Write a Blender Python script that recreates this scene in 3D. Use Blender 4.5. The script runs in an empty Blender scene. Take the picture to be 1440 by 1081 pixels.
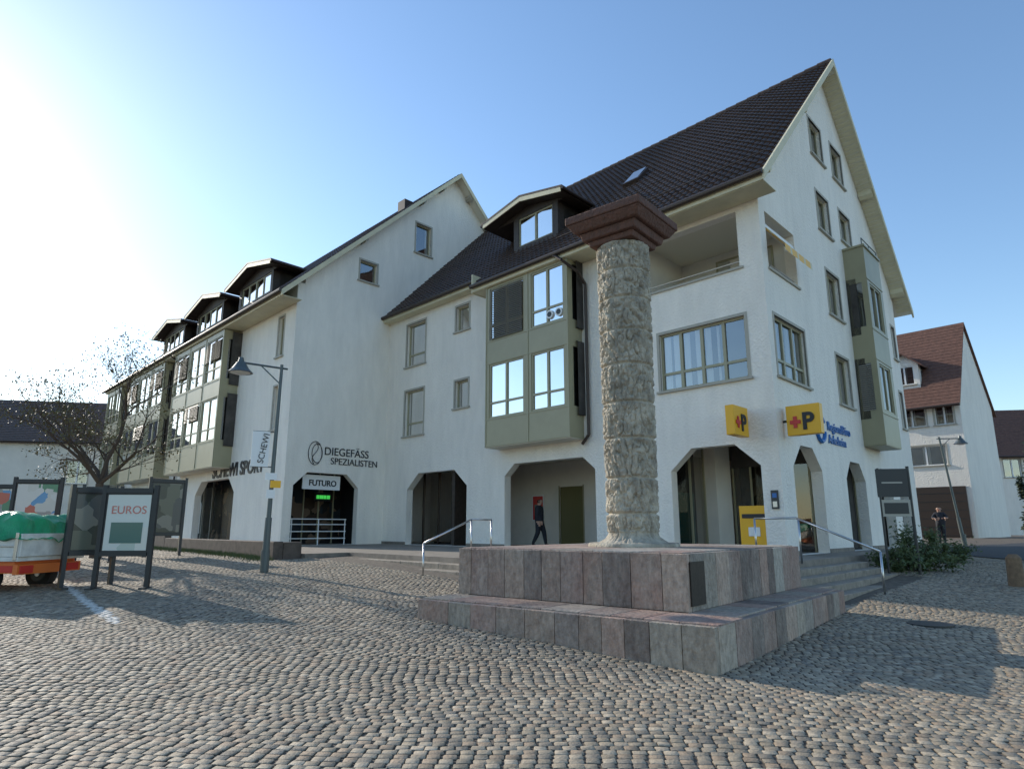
import bpy, math, random
import numpy as np
from mathutils import Vector, Matrix, noise
from mathutils.geometry import tessellate_polygon
random.seed(7); rng=np.random.default_rng(7)
scene=bpy.context.scene
COL=bpy.context.collection
# ------------------------------------------------------------------ site frame
C=(7.28,18.0)
a1=math.radians(-43.5);a2=math.radians(43)
U=(math.sin(a1),math.cos(a1));V=(math.sin(a2),math.cos(a2))
def P(s,r,z): return (C[0]+s*U[0]+r*V[0], C[1]+s*U[1]+r*V[1], z)
def g(x,y):
    xe=1.5+4.5*math.tanh((x-1.5)/4.5)
    d=.89*y-.46*xe
    q=(d-5.6)/.8
    z=.06*.8*(q if q>30 else math.log1p(math.exp(q)))
    t=min(1,max(0,(x-18)/10)); cap=.80+.2*t*t*(3-2*t)
    q=(cap-z)/.08
    sp_=q if q>30 else math.log1p(math.exp(q))
    return cap-.08*sp_
gv=np.vectorize(g)
T=.87   # terrace level
# ------------------------------------------------------------------ materials
def mat(name,c,rough=.7,ns=0,na=0,bs=0,bd=0,metal=0,attr=False,stretch=(1,1,1),c2=None,spec=.5,em=None,ns2=0,na2=0,det=3):
    m=bpy.data.materials.new(name);m.use_nodes=True;nt=m.node_tree;b=nt.nodes['Principled BSDF']
    b.inputs['Base Color'].default_value=(*c,1);b.inputs['Roughness'].default_value=rough
    b.inputs['Metallic'].default_value=metal;b.inputs['Specular IOR Level'].default_value=spec
    L=nt.links
    tc=nt.nodes.new('ShaderNodeTexCoord');mp=nt.nodes.new('ShaderNodeMapping');mp.inputs['Scale'].default_value=stretch
    L.new(tc.outputs['Object'],mp.inputs[0])
    colout=None
    if attr:
        at=nt.nodes.new('ShaderNodeAttribute');at.attribute_name='Col';colout=at.outputs['Color']
    def addn(colout,ns,na,c2):
        n=nt.nodes.new('ShaderNodeTexNoise');n.inputs['Scale'].default_value=ns;n.inputs['Detail'].default_value=det;n.inputs['Roughness'].default_value=.65
        L.new(mp.outputs[0],n.inputs[0])
        rp=nt.nodes.new('ShaderNodeMapRange');rp.inputs[1].default_value=.35;rp.inputs[2].default_value=.68
        L.new(n.outputs[0],rp.inputs[0])
        mx=nt.nodes.new('ShaderNodeMix');mx.data_type='RGBA'
        if colout is None: mx.inputs[6].default_value=(*c,1)
        else: L.new(colout,mx.inputs[6])
        if c2 is not None:
            mx.inputs[7].default_value=(*c2,1)
            ml=nt.nodes.new('ShaderNodeMath');ml.operation='MULTIPLY';ml.inputs[1].default_value=na;L.new(rp.outputs[0],ml.inputs[0]);L.new(ml.outputs[0],mx.inputs[0])
        else:
            mx.blend_type='MULTIPLY';mx.inputs[7].default_value=(1-na,1-na,1-na,1);L.new(rp.outputs[0],mx.inputs[0])
        return mx.outputs[2]
    if ns: colout=addn(colout,ns,na,c2)
    if ns2: colout=addn(colout,ns2,na2,None)
    if colout is not None: L.new(colout,b.inputs['Base Color'])
    if bs:
        n=nt.nodes.new('ShaderNodeTexNoise');n.inputs['Scale'].default_value=bs;n.inputs['Detail'].default_value=2
        L.new(tc.outputs['Object'],n.inputs[0])
        bp=nt.nodes.new('ShaderNodeBump');bp.inputs['Strength'].default_value=.8;bp.inputs['Distance'].default_value=bd
        L.new(n.outputs[0],bp.inputs['Height']);L.new(bp.outputs[0],b.inputs['Normal'])
    if em: b.inputs['Emission Color'].default_value=(*em[:3],1);b.inputs['Emission Strength'].default_value=em[3]
    return m
M={}
M['plaster']=mat('white_plaster',(.93,.87,.77),.9,.45,.07,bs=14,bd=.035,stretch=(1,1,.25),ns2=2.5,na2=.08)
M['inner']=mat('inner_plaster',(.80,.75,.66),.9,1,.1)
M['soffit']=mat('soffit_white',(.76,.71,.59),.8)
M['olive']=mat('olive_panel',(.37,.335,.21),.42,.8,.12)
M['frame']=mat('olive_frame',(.36,.33,.21),.45)
M['greyframe']=mat('window_surround',(.43,.40,.33),.7)
M['cream']=mat('cream_board',(.70,.63,.43),.6,2,.12)
M['tile']=mat('roof_tile',(.055,.037,.029),.62,6,.5,c2=(.16,.09,.062),ns2=40,na2=.3,det=2)
M['tilered']=mat('roof_tile_red',(.20,.095,.065),.8,5,.4,ns2=25,na2=.4)
M['gutter']=mat('gutter_metal',(.065,.047,.038),.45,metal=.4)
M['brownwood']=mat('dark_stained_wood',(.055,.04,.03),.6,8,.4)
M['dark']=mat('dark_interior',(.02,.02,.022),.8)
M['room']=mat('room_interior',(.09,.08,.07),.9,1.5,.5)
M['curtain']=mat('curtain_cloth',(.86,.84,.80),.9)
M['blind']=mat('blind_slats',(.24,.22,.18),.6)
M['paving']=mat('terrace_stone',(.27,.23,.185),.8,3,.35)
M['step']=mat('step_stone',(.33,.28,.22),.8,5,.4)
M['steel']=mat('brushed_steel',(.5,.5,.5),.3,metal=1)
M['blackmetal']=mat('dark_painted_metal',(.04,.043,.045),.4,metal=.3)
M['lampmetal']=mat('lamp_metal',(.10,.12,.12),.45,metal=.4)
M['yellow']=mat('post_yellow',(.85,.44,.01),.4)
M['black']=mat('black_paint',(.015,.015,.018),.5)
M['red']=mat('red_paint',(.6,.03,.02),.4)
M['fadedred']=mat('faded_red_print',(.6,.2,.16),.4)
M['white']=mat('white_paint',(.8,.8,.78),.5)
M['whitedirty']=mat('white_board_dirty',(.76,.73,.66),.5,4,.25)
M['orange']=mat('orange_paint',(.75,.17,.03),.4)
M['blue']=mat('blue_paint',(.02,.14,.42),.4)
M['teal']=mat('teal_glass_film',(.07,.17,.15),.15)
M['rubber']=mat('rubber',(.02,.02,.02),.9)
M['tarp']=mat('green_tarp',(.02,.33,.12),.42,6,.25,bs=8,bd=.03)
M['neon']=mat('green_neon',(.1,.5,.1),.5,em=(.1,1,.15,.45))
M['bulb']=mat('ceiling_lamp',(1,.8,.5),.5,em=(1,.75,.4,5))
M['bark']=mat('bark',(.085,.062,.045),.9)
M['stone']=mat('pedestal_stone',(.3,.2,.2),.7,3.0,.5,bs=18,bd=.025,attr=True,c2=(.47,.41,.34),stretch=(1,1,.45),ns2=15,na2=.45,det=5)
M['cap']=mat('red_sandstone',(.15,.075,.055),.9,7,.6,bs=16,bd=.04,c2=(.07,.045,.035),det=5)
M['colstone']=mat('carved_limestone',(.60,.53,.41),.9,5,.75,bs=30,bd=.03,c2=(.20,.17,.13),ns2=1.3,na2=.3,det=5)
M['cobble']=mat('cobble_stone',(.3,.27,.23),.75,16,.3,bs=50,bd=.008,attr=True,spec=.3,det=2)
M['bronze']=mat('bronze_plate',(.05,.04,.035),.5,20,.4,metal=.5)
M['asphalt']=mat('asphalt',(.05,.05,.052),.85,20,.3)
M['skin']=mat('skin',(.5,.3,.22),.6)
M['cloth']=mat('dark_cloth',(.025,.027,.035),.9)
M['jeans']=mat('jeans',(.04,.055,.09),.9)
M['hair']=mat('hair',(.04,.025,.015),.8)
M['doorgreen']=mat('door_olive',(.16,.145,.055),.5)
M['concrete']=mat('planter_wall',(.13,.10,.08),.85,4,.4)
M['wood']=mat('weathered_wood',(.22,.14,.08),.8,9,.4)
M['leaf']=mat('leaf_autumn',(.10,.095,.03),.6,1.7,.8,c2=(.18,.12,.035))
M['leafg']=mat('leaf_green',(.045,.075,.02),.6,1.7,.8,c2=(.10,.12,.03))
M['leafd']=mat('leaf_dark',(.02,.035,.014),.6,1.7,.8,c2=(.05,.06,.02))
def poster(name,cols,sc):
    m=bpy.data.materials.new(name);m.use_nodes=True;nt=m.node_tree;b=nt.nodes['Principled BSDF'];b.inputs['Roughness'].default_value=.25
    tc=nt.nodes.new('ShaderNodeTexCoord');v=nt.nodes.new('ShaderNodeTexVoronoi');v.inputs['Scale'].default_value=sc;v.distance='CHEBYCHEV'
    r=nt.nodes.new('ShaderNodeValToRGB');r.color_ramp.interpolation='CONSTANT'
    sx=nt.nodes.new('ShaderNodeSeparateColor')
    nt.links.new(tc.outputs['Object'],v.inputs[0]);nt.links.new(v.outputs['Color'],sx.inputs[0]);nt.links.new(sx.outputs[0],r.inputs[0])
    els=r.color_ramp.elements
    while len(els)<len(cols): els.new(.5)
    for i,c in enumerate(cols): els[i].position=i/len(cols);els[i].color=(*c,1)
    nt.links.new(r.outputs[0],b.inputs['Base Color']);return m
M['poster']=poster('poster_print',[(.66,.68,.62),(.6,.64,.6),(.5,.56,.48),(.7,.68,.6)],1.2)
M['poster2']=poster('poster_print_b',[(.12,.3,.5),(.55,.55,.5),(.5,.14,.1),(.3,.3,.28),(.6,.6,.56),(.1,.25,.15)],3.5)
M['posterd']=poster('poster_print_c',[(.05,.06,.05),(.12,.13,.10),(.08,.09,.09),(.2,.2,.17)],2.5)
M['shop']=poster('shop_display',[(.03,.03,.03),(.02,.02,.025),(.07,.05,.04),(.04,.05,.06),(.2,.14,.1),(.05,.04,.03)],2.1)
def glass(name,tint,refl):
    m=bpy.data.materials.new(name);m.use_nodes=True;nt=m.node_tree;nt.nodes.clear()
    o=nt.nodes.new('ShaderNodeOutputMaterial');mx=nt.nodes.new('ShaderNodeMixShader')
    t=nt.nodes.new('ShaderNodeBsdfTransparent');t.inputs[0].default_value=(*tint,1)
    gl=nt.nodes.new('ShaderNodeBsdfGlossy');gl.inputs['Roughness'].default_value=.02
    lw=nt.nodes.new('ShaderNodeLayerWeight');lw.inputs[0].default_value=.35
    mr=nt.nodes.new('ShaderNodeMapRange');mr.inputs[3].default_value=refl;mr.inputs[4].default_value=.95
    n=nt.nodes.new('ShaderNodeTexNoise');n.inputs['Scale'].default_value=.9;n.inputs['Detail'].default_value=1
    bp=nt.nodes.new('ShaderNodeBump');bp.inputs['Distance'].default_value=.02;bp.inputs['Strength'].default_value=.3
    tc=nt.nodes.new('ShaderNodeTexCoord');nt.links.new(tc.outputs['Object'],n.inputs[0]);nt.links.new(n.outputs[0],bp.inputs['Height']);nt.links.new(bp.outputs[0],gl.inputs['Normal'])
    nt.links.new(lw.outputs['Fresnel'],mr.inputs[0]);nt.links.new(mr.outputs[0],mx.inputs[0])
    nt.links.new(t.outputs[0],mx.inputs[1]);nt.links.new(gl.outputs[0],mx.inputs[2]);nt.links.new(mx.outputs[0],o.inputs[0]);return m
M['glass']=glass('window_glass',(.85,.88,.88),.26)
M['shopglass']=glass('shop_glass',(.6,.62,.6),.10)
# ------------------------------------------------------------------ builders
def empty(name):
    o=bpy.data.objects.new(name,None);COL.objects.link(o);return o
class MB:
    def __init__(s): s.v=[];s.f=[];s.m=[];s.c=[]
    def face(s,pts,m,c=(1,1,1)):
        i=len(s.v);s.v.extend(pts);s.f.append(tuple(range(i,i+len(pts))));s.m.append(m);s.c.append(c)
    def hexa(s,p,m,c=(1,1,1)):
        i=len(s.v);s.v.extend(p)
        for q in ((3,2,1,0),(4,5,6,7),(0,1,5,4),(1,2,6,5),(2,3,7,6),(3,0,4,7)):
            s.f.append(tuple(i+k for k in q));s.m.append(m);s.c.append(c)
    def tube(s,a,b,ra,rb,m,n=8,cap=True):
        a=Vector(a);b=Vector(b);d=(b-a).normalized()
        u=d.orthogonal().normalized();w=d.cross(u);i=len(s.v)
        for c,r in ((a,ra),(b,rb)):
            for k in range(n):
                t=2*math.pi*k/n;s.v.append(tuple(c+r*(math.cos(t)*u+math.sin(t)*w)))
        for k in range(n):
            k2=(k+1)%n;s.f.append((i+k,i+k2,i+n+k2,i+n+k));s.m.append(m);s.c.append((1,1,1))
        if cap:
            s.f.append(tuple(i+k for k in range(n))[::-1]);s.m.append(m);s.c.append((1,1,1))
            s.f.append(tuple(i+n+k for k in range(n)));s.m.append(m);s.c.append((1,1,1))
    def path(s,pts,r,m,n=8):
        for a,b in zip(pts[:-1],pts[1:]): s.tube(a,b,r,r,m,n)
    def done(s,name,parent=None,smooth=False,bevel=0):
        me=bpy.data.meshes.new(name);me.from_pydata([tuple(v) for v in s.v],[],s.f)
        names=[]
        for k in s.m:
            if k not in names: names.append(k)
        for k in names: me.materials.append(M[k])
        idx={k:i for i,k in enumerate(names)}
        me.polygons.foreach_set('material_index',[idx[k] for k in s.m])
        ca=me.attributes.new('Col','FLOAT_COLOR','FACE')
        ca.data.foreach_set('color',np.array([(*c,1) for c in s.c],dtype=np.float32).ravel())
        if smooth: me.polygons.foreach_set('use_smooth',[True]*len(s.f))
        me.update()
        o=bpy.data.objects.new(name,me);COL.objects.link(o)
        if parent: o.parent=parent
        if bevel:
            b=o.modifiers.new('b','BEVEL');b.width=bevel;b.segments=2;b.limit_method='ANGLE'
        return o
def box(mb,s0,s1,r0,r1,z0,z1,m,c=(1,1,1),F=P):
    mb.hexa([F(s0,r0,z0),F(s1,r0,z0),F(s1,r1,z0),F(s0,r1,z0),F(s0,r0,z1),F(s1,r0,z1),F(s1,r1,z1),F(s0,r1,z1)],m,c)
def pbox(mb,pl,a0,a1,z0,z1,d0,d1,m,c=(1,1,1)):
    mb.hexa([pl(a0,z0,d0),pl(a1,z0,d0),pl(a1,z0,d1),pl(a0,z0,d1),pl(a0,z1,d0),pl(a1,z1,d0),pl(a1,z1,d1),pl(a0,z1,d1)],m,c)
def wall(mb,pl,outer,holes,th,m,mi=None):
    loops=[outer]+holes
    flat=[p for l in loops for p in l]
    tr=tessellate_polygon([[Vector((x,z,0)) for x,z in l] for l in loops])
    for d,mm in ((0,m),(th,mi or m)):
        for t in tr: mb.face([pl(flat[i][0],flat[i][1],d) for i in t],mm)
    for l in loops:
        for i in range(len(l)):
            a=l[i];b=l[(i+1)%len(l)]
            mb.face([pl(a[0],a[1],0),pl(b[0],b[1],0),pl(b[0],b[1],th),pl(a[0],a[1],th)],m)
def rect(a0,a1,z0,z1): return [(a0,z0),(a1,z0),(a1,z1),(a0,z1)]
def arch(a0,a1,z0,z1,cx=.7,cz=.65): return [(a0,z0),(a1,z0),(a1,z1-cz),(a1-cx,z1),(a0+cx,z1),(a0,z1-cz)]
def win(mb,pl,a0,a1,z0,z1,nx=1,tr=None,rec=.16,sur=True,curtain=.0,blind=0,fr='frame',room='room',sill=True):
    w=.06;e=.003
    a0i,a1i,z0i,z1i=a0+e,a1-e,z0+e,z1-e
    pbox(mb,pl,a0i,a0i+w,z0i,z1i,rec,rec+.07,fr);pbox(mb,pl,a1i-w,a1i,z0i,z1i,rec,rec+.07,fr)
    pbox(mb,pl,a0i+w,a1i-w,z0i,z0i+w,rec,rec+.07,fr);pbox(mb,pl,a0i+w,a1i-w,z1i-w,z1i,rec,rec+.07,fr)
    for k in range(1,nx):
        x=a0+(a1-a0)*k/nx;pbox(mb,pl,x-w*.8,x+w*.8,z0i+w,z1i-w,rec-.005,rec+.065,fr)
    if tr:
        zt=z0+(z1-z0)*tr;pbox(mb,pl,a0i+w,a1i-w,zt-.04,zt+.04,rec+.003,rec+.06,fr)
    for k in range(nx):
        x0=a0+(a1-a0)*k/nx+.07;x1=a0+(a1-a0)*(k+1)/nx-.07
        jt=random.gauss(0,.006)
        mb.face([pl(x0,z0+.05,rec+.04+jt),pl(x1,z0+.05,rec+.04-jt),pl(x1,z1-.05,rec+.04-jt),pl(x0,z1-.05,rec+.04+jt)],'glass')
        if curtain>0:
            cf=curtain*random.uniform(.75,1.15);cf=min(cf,.96)
            for side in (0,1):
                wd=(x1-x0)*cf*.5
                c0=x0 if side==0 else x1-wd
                n=14
                for j in range(n):
                    u0=c0+wd*j/n;u1=c0+wd*(j+1)/n
                    d0=rec+.13+.03*math.sin(j*2.1);d1=rec+.13+.03*math.sin((j+1)*2.1)
                    mb.face([pl(u0,z0+.08,d0),pl(u1,z0+.08,d1),pl(u1,z1-.04,d1),pl(u0,z1-.04,d0)],'curtain')
    if blind>0:
        zb=z1-(z1-z0)*blind;zz=z1-.06
        while zz>zb:
            mb.face([pl(a0+.05,zz,rec-.05),pl(a1-.05,zz,rec-.05),pl(a1-.05,zz-.06,rec-.1),pl(a0+.05,zz-.06,rec-.1)],'blind');zz-=.075
    D=1.6
    mb.face([pl(a0-.3,z0-.3,D),pl(a1+.3,z0-.3,D),pl(a1+.3,z1+.2,D),pl(a0-.3,z1+.2,D)],room)
    mb.face([pl(a0-.3,z0-.3,.4),pl(a1+.3,z0-.3,.4),pl(a1+.3,z0-.3,D),pl(a0-.3,z0-.3,D)],room)
    mb.face([pl(a0-.3,z1+.2,.4),pl(a1+.3,z1+.2,.4),pl(a1+.3,z1+.2,D),pl(a0-.3,z1+.2,D)],room)
    for a in (a0-.3,a1+.3): mb.face([pl(a,z0-.3,.4),pl(a,z0-.3,D),pl(a,z1+.2,D),pl(a,z1+.2,.4)],room)
    if sur:
        q=.09
        pbox(mb,pl,a0-q,a0,z0,z1+q,-.018,.05,'greyframe');pbox(mb,pl,a1,a1+q,z0,z1+q,-.018,.05,'greyframe')
        pbox(mb,pl,a0,a1,z1,z1+q,-.018,.05,'greyframe')
    if sill: pbox(mb,pl,a0-.14,a1+.14,z0-.07,z0-.001,-.09,.12,'greyframe')
def planeS(r0): return lambda a,z,d: P(a,r0+d,z)
def planeR(s0): return lambda a,z,d: P(s0+d,a,z)
def tiles(mb,s0,s1,r0,z0,r1,z1,m='tile',fine=True):
    L=math.hypot(r1-r0,z1-z0);nr=-(z1-z0)/L;nz=abs(r1-r0)/L
    if z1>z0 and r1<r0: nr=(z1-z0)/L
    rows=int(L/.36);N=int(abs(s1-s0)/(.25/5)) if fine else 2
    base=len(mb.v)
    ss=[s0+(s1-s0)*i/N for i in range(N+1)]
    for k in range(rows):
        for t,h in ((k/rows,.045),((k+1)/rows,.0)):
            for s in ss:
                hh=h+.03*math.cos(2*math.pi*s/.25) if fine else h
                hh+=.016*noise.noise(Vector((s*.6,k*.5,0)))
                mb.v.append(P(s,r0+(r1-r0)*t+nr*hh,z0+(z1-z0)*t+nz*hh))
    W=N+1
    for k in range(2*rows-1):
        for i in range(N):
            a=base+k*W+i;mb.f.append((a,a+1,a+1+W,a+W));mb.m.append(m);mb.c.append((1,1,1))
def beam(mb,s0,s1,r0,z0,r1,z1,h,m):
    mb.hexa([P(s0,r0,z0-h),P(s1,r0,z0-h),P(s1,r1,z1-h),P(s0,r1,z1-h),P(s0,r0,z0),P(s1,r0,z0),P(s1,r1,z1),P(s0,r1,z1)],m)
def text(body,name,parent,org,xd,nd,size,m,extr=.015,align='LEFT',bold=0):
    c=bpy.data.curves.new(name,'FONT');c.body=body;c.size=size;c.extrude=extr;c.align_x=align;c.offset=bold
    c.materials.append(M[m]);o=bpy.data.objects.new(name,c);COL.objects.link(o)
    x=Vector(xd).normalized();z=Vector((0,0,1));n=x.cross(z)
    if n.dot(Vector(nd))<0: n=-n
    o.matrix_world=Matrix(((x[0],0,n[0],org[0]),(x[1],0,n[1],org[1]),(0,1,0,org[2]),(0,0,0,1)))
    o.parent=parent;return o
Us=Vector((U[0],U[1],0));Vs=Vector((V[0],V[1],0))
nF=Vector((-V[0],-V[1],0));nG=Vector((-U[0],-U[1],0))
# ================================================================== MAIN BUILDING
B=empty('white_apartment_building')
LEN=19.55;DEP=15.0;RC=7.4;ZA=19.75;SL=(ZA-11.45)/(RC+.9)
def rz(r): return ZA-SL*abs(r-RC)
w=MB()
F1=planeS(0);G1=planeR(0)
zt=rz(0)-.12;eps=.004
holes=[rect(.7,3.65,5.83,7.69),rect(.72,4.1,9.2,10.98),arch(.55,3.45,T,3.95,.75,.65),arch(6.45,11.0,T,4.02,.55,.45),arch(13.3,17.6,T,4.02,.85,.7),
 rect(13.3,14.2,10.1,11.25),rect(13.3,14.2,6.65,7.85),rect(16.5,18.0,9.15,11.25),rect(16.5,18.0,5.8,7.95)]
holes=[[(a,(z+eps if z==T else z)) for a,z in h] for h in holes]
wall(w,F1,[(0,T-.8),(LEN,T-.8),(LEN,zt),(0,zt)],holes,.35,'plaster')
win(w,F1,.7,3.65,5.83,7.69,4,.3,.10,True,.85)
for a,b_,c,d,n in ((13.3,14.2,10.1,11.25,1),(13.3,14.2,6.65,7.85,1)): win(w,F1,a,b_,c,d,n)
win(w,F1,16.5,18.0,9.15,11.25,1,.28,curtain=.5);win(w,F1,16.5,18.0,5.8,7.95,1,.28,curtain=.5)
hg=[rect(.45,2.85,5.83,7.65),rect(.42,2.75,9.1,10.9),
 rect(5.5,6.8,15.1,16.6),rect(7.9,9.2,15.1,16.6),rect(5.5,6.8,12.1,13.6),rect(8.1,9.4,12.5,13.8),rect(5.7,7.1,8.95,10.6),rect(5.8,7.2,5.75,7.5),
 rect(14.1,14.6,8.9,10.4),rect(14.1,14.6,5.8,7.4),rect(11.2,12.4,12.1,13.2),
 arch(.95,3.3,T,3.95,.7,.65),arch(5.6,7.7,T,3.8,.55,.6),arch(9.2,11.2,T,3.8,.5,.6),arch(12.2,13.8,T,3.7,.4,.5)]
hg=[[(a,(z+eps if z==T else z)) for a,z in h] for h in hg]
wall(w,G1,[(.353,T-.8),(DEP,T-.8),(DEP,rz(DEP)-.12),(RC,ZA-.12),(.353,rz(.353)-.12)],hg,.35,'plaster')
win(w,G1,.45,2.85,5.83,7.65,3,.3,.10,True,.5)
for q in hg[2:11]:
    a,b_,c,d=q[0][0],q[1][0],q[0][1],q[2][1]
    win(w,G1,a,b_,c,d,2 if b_-a>1.2 else 1,None,curtain=.35)
wall(w,planeS(DEP-.3),[(0.36,T-.8),(LEN,T-.8),(LEN,rz(DEP)-.2),(0.36,rz(DEP)-.2)],[],.3,'plaster')
w.done('walls_and_windows',B)
# arcade interior
i=MB()
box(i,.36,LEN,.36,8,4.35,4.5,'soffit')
back=planeS(3.4)
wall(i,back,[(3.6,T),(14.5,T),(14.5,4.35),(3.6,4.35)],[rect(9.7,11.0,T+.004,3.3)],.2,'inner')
i.face([P(9.7,3.45,T),P(11.0,3.45,T),P(11.0,3.45,3.3),P(9.7,3.45,3.3)],'doorgreen')
pbox(i,back,9.65,9.7,T,3.35,-.03,.02,'frame');pbox(i,back,11.0,11.05,T,3.35,-.03,.02,'frame')
for k in range(4):
    a=14.75+4.8*k/4
    i.face([P(a+.04,1.6,T+.1),P(a+1.16,1.6,T+.1),P(a+1.16,1.6,4.2),P(a+.04,1.6,4.2)],'shopglass')
    box(i,a-.03,a+.03,1.55,1.65,T,4.34,'gutter')
i.face([P(14.72,3.2,T),P(19.5,3.2,T),P(19.5,3.2,4.34),P(14.72,3.2,4.34)],'shop')
i.face([P(14.72,.4,4.33),P(19.5,.4,4.33),P(19.5,3.2,4.33),P(14.72,3.2,4.33)],'brownwood')
i.face([P(14.72,.36,T),P(14.72,3.2,T),P(14.72,3.2,4.33),P(14.72,.36,4.33)],'brownwood')
box(i,14.5,14.7,.36,3.4,T,4.34,'brownwood')
i.face([P(13.3,.37,4.34),P(14.5,.37,4.34),P(14.5,3.39,4.34),P(13.3,3.39,4.34)],'brownwood')
i.face([P(3.58,.4,T+.05),P(3.58,2.3,T+.05),P(3.58,2.3,3.9),P(3.58,.4,3.9)],'shopglass')
i.face([P(3.9,.4,T),P(3.9,2.3,T),P(3.9,2.3,4.3),P(3.9,.4,4.3)],'dark')
i.face([P(3.62,.4,T),P(3.62,1.7,T),P(3.62,1.7,2.7),P(3.62,.4,2.7)],'teal')
for rr in (.38,1.3,2.25): box(i,3.5,3.57,rr,rr+.05,T,4.34,'frame')
box(i,3.1,3.6,2.3,3.39,T,4.34,'inner')
for a in (.45,1.4,2.4,3.04): box(i,a,a+.06,3.5,3.56,T,3.6,'frame')
box(i,.4,3.1,3.5,3.56,3.6,4.34,'room')
i.face([P(.4,3.53,T),P(3.1,3.53,T),P(3.1,3.53,3.6),P(.4,3.53,3.6)],'shopglass')
i.face([P(.36,5.2,T),P(3.6,5.2,T),P(3.6,5.2,4.3),P(.36,5.2,4.3)],'shop')
for a in (2.0,8.0,16.5): box(i,a,a+.14,1.2,1.34,4.29,4.318,'bulb')
i.face([P(1.2,5.25,T),P(1.2,14.5,T),P(1.2,14.5,4.3),P(1.2,5.25,4.3)],'room')
for a in (5.6,6.6,7.6,9.2,10.2,11.1): box(i,1.1,1.16,a,a+.06,T,4.3,'frame')
i.done('arcade_interior',B)
q=MB();pbox(q,back,11.9,12.6,1.9,3.0,-.05,-.01,'white');q.face([P(11.95,3.345,1.95),P(12.55,3.345,1.95),P(12.55,3.345,2.95),P(11.95,3.345,2.95)],'red');pbox(q,back,12.05,12.45,2.15,2.6,-.062,-.056,'posterd');q.done('arcade_poster',B)
# loggia
l=MB()
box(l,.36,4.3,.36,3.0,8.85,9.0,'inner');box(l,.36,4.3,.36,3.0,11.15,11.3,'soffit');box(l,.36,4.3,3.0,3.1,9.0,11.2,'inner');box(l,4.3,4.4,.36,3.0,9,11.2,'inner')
win(l,planeS(2.96),.8,2.9,9.1,10.9,2,None,.0,False,sill=False)
l.path([P(.75,.12,9.42),P(4.05,.12,9.42)],.025,'steel');l.path([P(.12,.5,9.32),P(.12,2.7,9.32)],.025,'steel')
pbox(l,F1,.6,4.2,9.13,9.198,-.06,.4,'greyframe');pbox(l,G1,.37,2.85,9.03,9.098,-.06,.4,'greyframe')
for k in range(16):
    a0=.5+2.2*k/16;a1_=.5+2.2*(k+1)/16
    l.face([P(.1,a0,10.4),P(.1,a1_,10.4),P(-.5,a1_,9.75),P(-.5,a0,9.75)],'cream' if k%4==3 else 'yellow')
    l.face([P(-.5,a0,9.75),P(-.5,a1_,9.75),P(-.51,a1_,9.52),P(-.51,a0,9.52)],'cream' if k%4==3 else 'yellow')
box(l,.02,.16,.45,2.72,10.4,10.5,'white')
l.done('corner_loggia',B)
# roof
r=MB()
JS=12.1
tiles(r,-.6,JS,-.95,rz(-.95),RC,ZA);tiles(r,JS,LEN,-.45,rz(-.45),RC,ZA)
tiles(r,-.6,LEN,15.8,rz(15.8),RC,ZA,fine=False)
r.done('roof_tiles',B)
r=MB()
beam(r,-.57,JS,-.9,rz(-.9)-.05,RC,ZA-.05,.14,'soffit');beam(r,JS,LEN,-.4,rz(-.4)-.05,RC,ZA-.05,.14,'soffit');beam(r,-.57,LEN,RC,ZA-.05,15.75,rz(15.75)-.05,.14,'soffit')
beam(r,-.64,-.575,-.98,rz(-.98)+.06,RC,ZA+.06,.30,'cream');beam(r,-.64,-.575,RC,ZA+.06,15.85,rz(15.85)+.06,.30,'cream')
for k in range(60):
    rr=RC+.25+k*.14
    if rr>15.6: break
    beam(r,-.57,-.01,rr,rz(rr)-.195,rr+.1,rz(rr+.1)-.195,.02,'cream')
for k in range(58):
    rr=-.8+k*.14
    if rr>RC-.2: break
    beam(r,-.57,-.01,rr,rz(rr)-.195,rr+.1,rz(rr+.1)-.195,.02,'cream')
for rr in (-.3,3.6,11.2,14.7): beam(r,-.56,-.02,rr,rz(rr)-.22,rr+.14,rz(rr+.14)-.22,.2,'cream')
box(r,-.57,JS,-.93,-.89,rz(-.93)-.26,rz(-.93)-.02,'cream');box(r,-.57,JS,-.885,-.01,rz(-.93)-.28,rz(-.93)-.25,'cream')
box(r,JS,LEN,-.43,-.39,rz(-.43)-.26,rz(-.43)-.02,'cream');box(r,JS,LEN,-.385,-.01,rz(-.43)-.28,rz(-.43)-.25,'cream')
box(r,JS-.05,JS+.02,-.93,-.0,rz(-.93)-.3,rz(-.3)-.1,'cream')
r.path([P(-.6,-1.02,rz(-.95)-.03),P(JS,-1.02,rz(-.95)-.03)],.085,'gutter');r.path([P(JS+.03,-.52,rz(-.45)-.03),P(LEN,-.52,rz(-.45)-.03)],.085,'gutter')
zz=rz(-.95)-.06
r.path([P(7.4,-1.02,zz),P(7.0,-1.0,zz-.3),P(6.62,-.5,zz-.75),P(6.6,-.12,zz-1.1),P(6.6,-.12,4.75),P(6.9,-.12,4.45)],.055,'gutter')
for k in range(40):
    s=-.55+k*.5; r.tube(P(s,RC,ZA+.0),P(s+.52,RC,ZA+.02),.12,.13,'tile',8)
r.path([P(-.4,-.1,rz(0)+.16),P(8.0,-.1,rz(0)+.16)],.02,'gutter',6)
sr=3.0
r.hexa([P(6.0,sr,rz(sr)+.04),P(6.8,sr,rz(sr)+.04),P(6.8,sr+.8,rz(sr+.8)+.04),P(6.0,sr+.8,rz(sr+.8)+.04),P(6.0,sr-.1,rz(sr)+.16),P(6.8,sr-.1,rz(sr)+.16),P(6.8,sr+.7,rz(sr+.8)+.16),P(6.0,sr+.7,rz(sr+.8)+.16)],'gutter')
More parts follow.
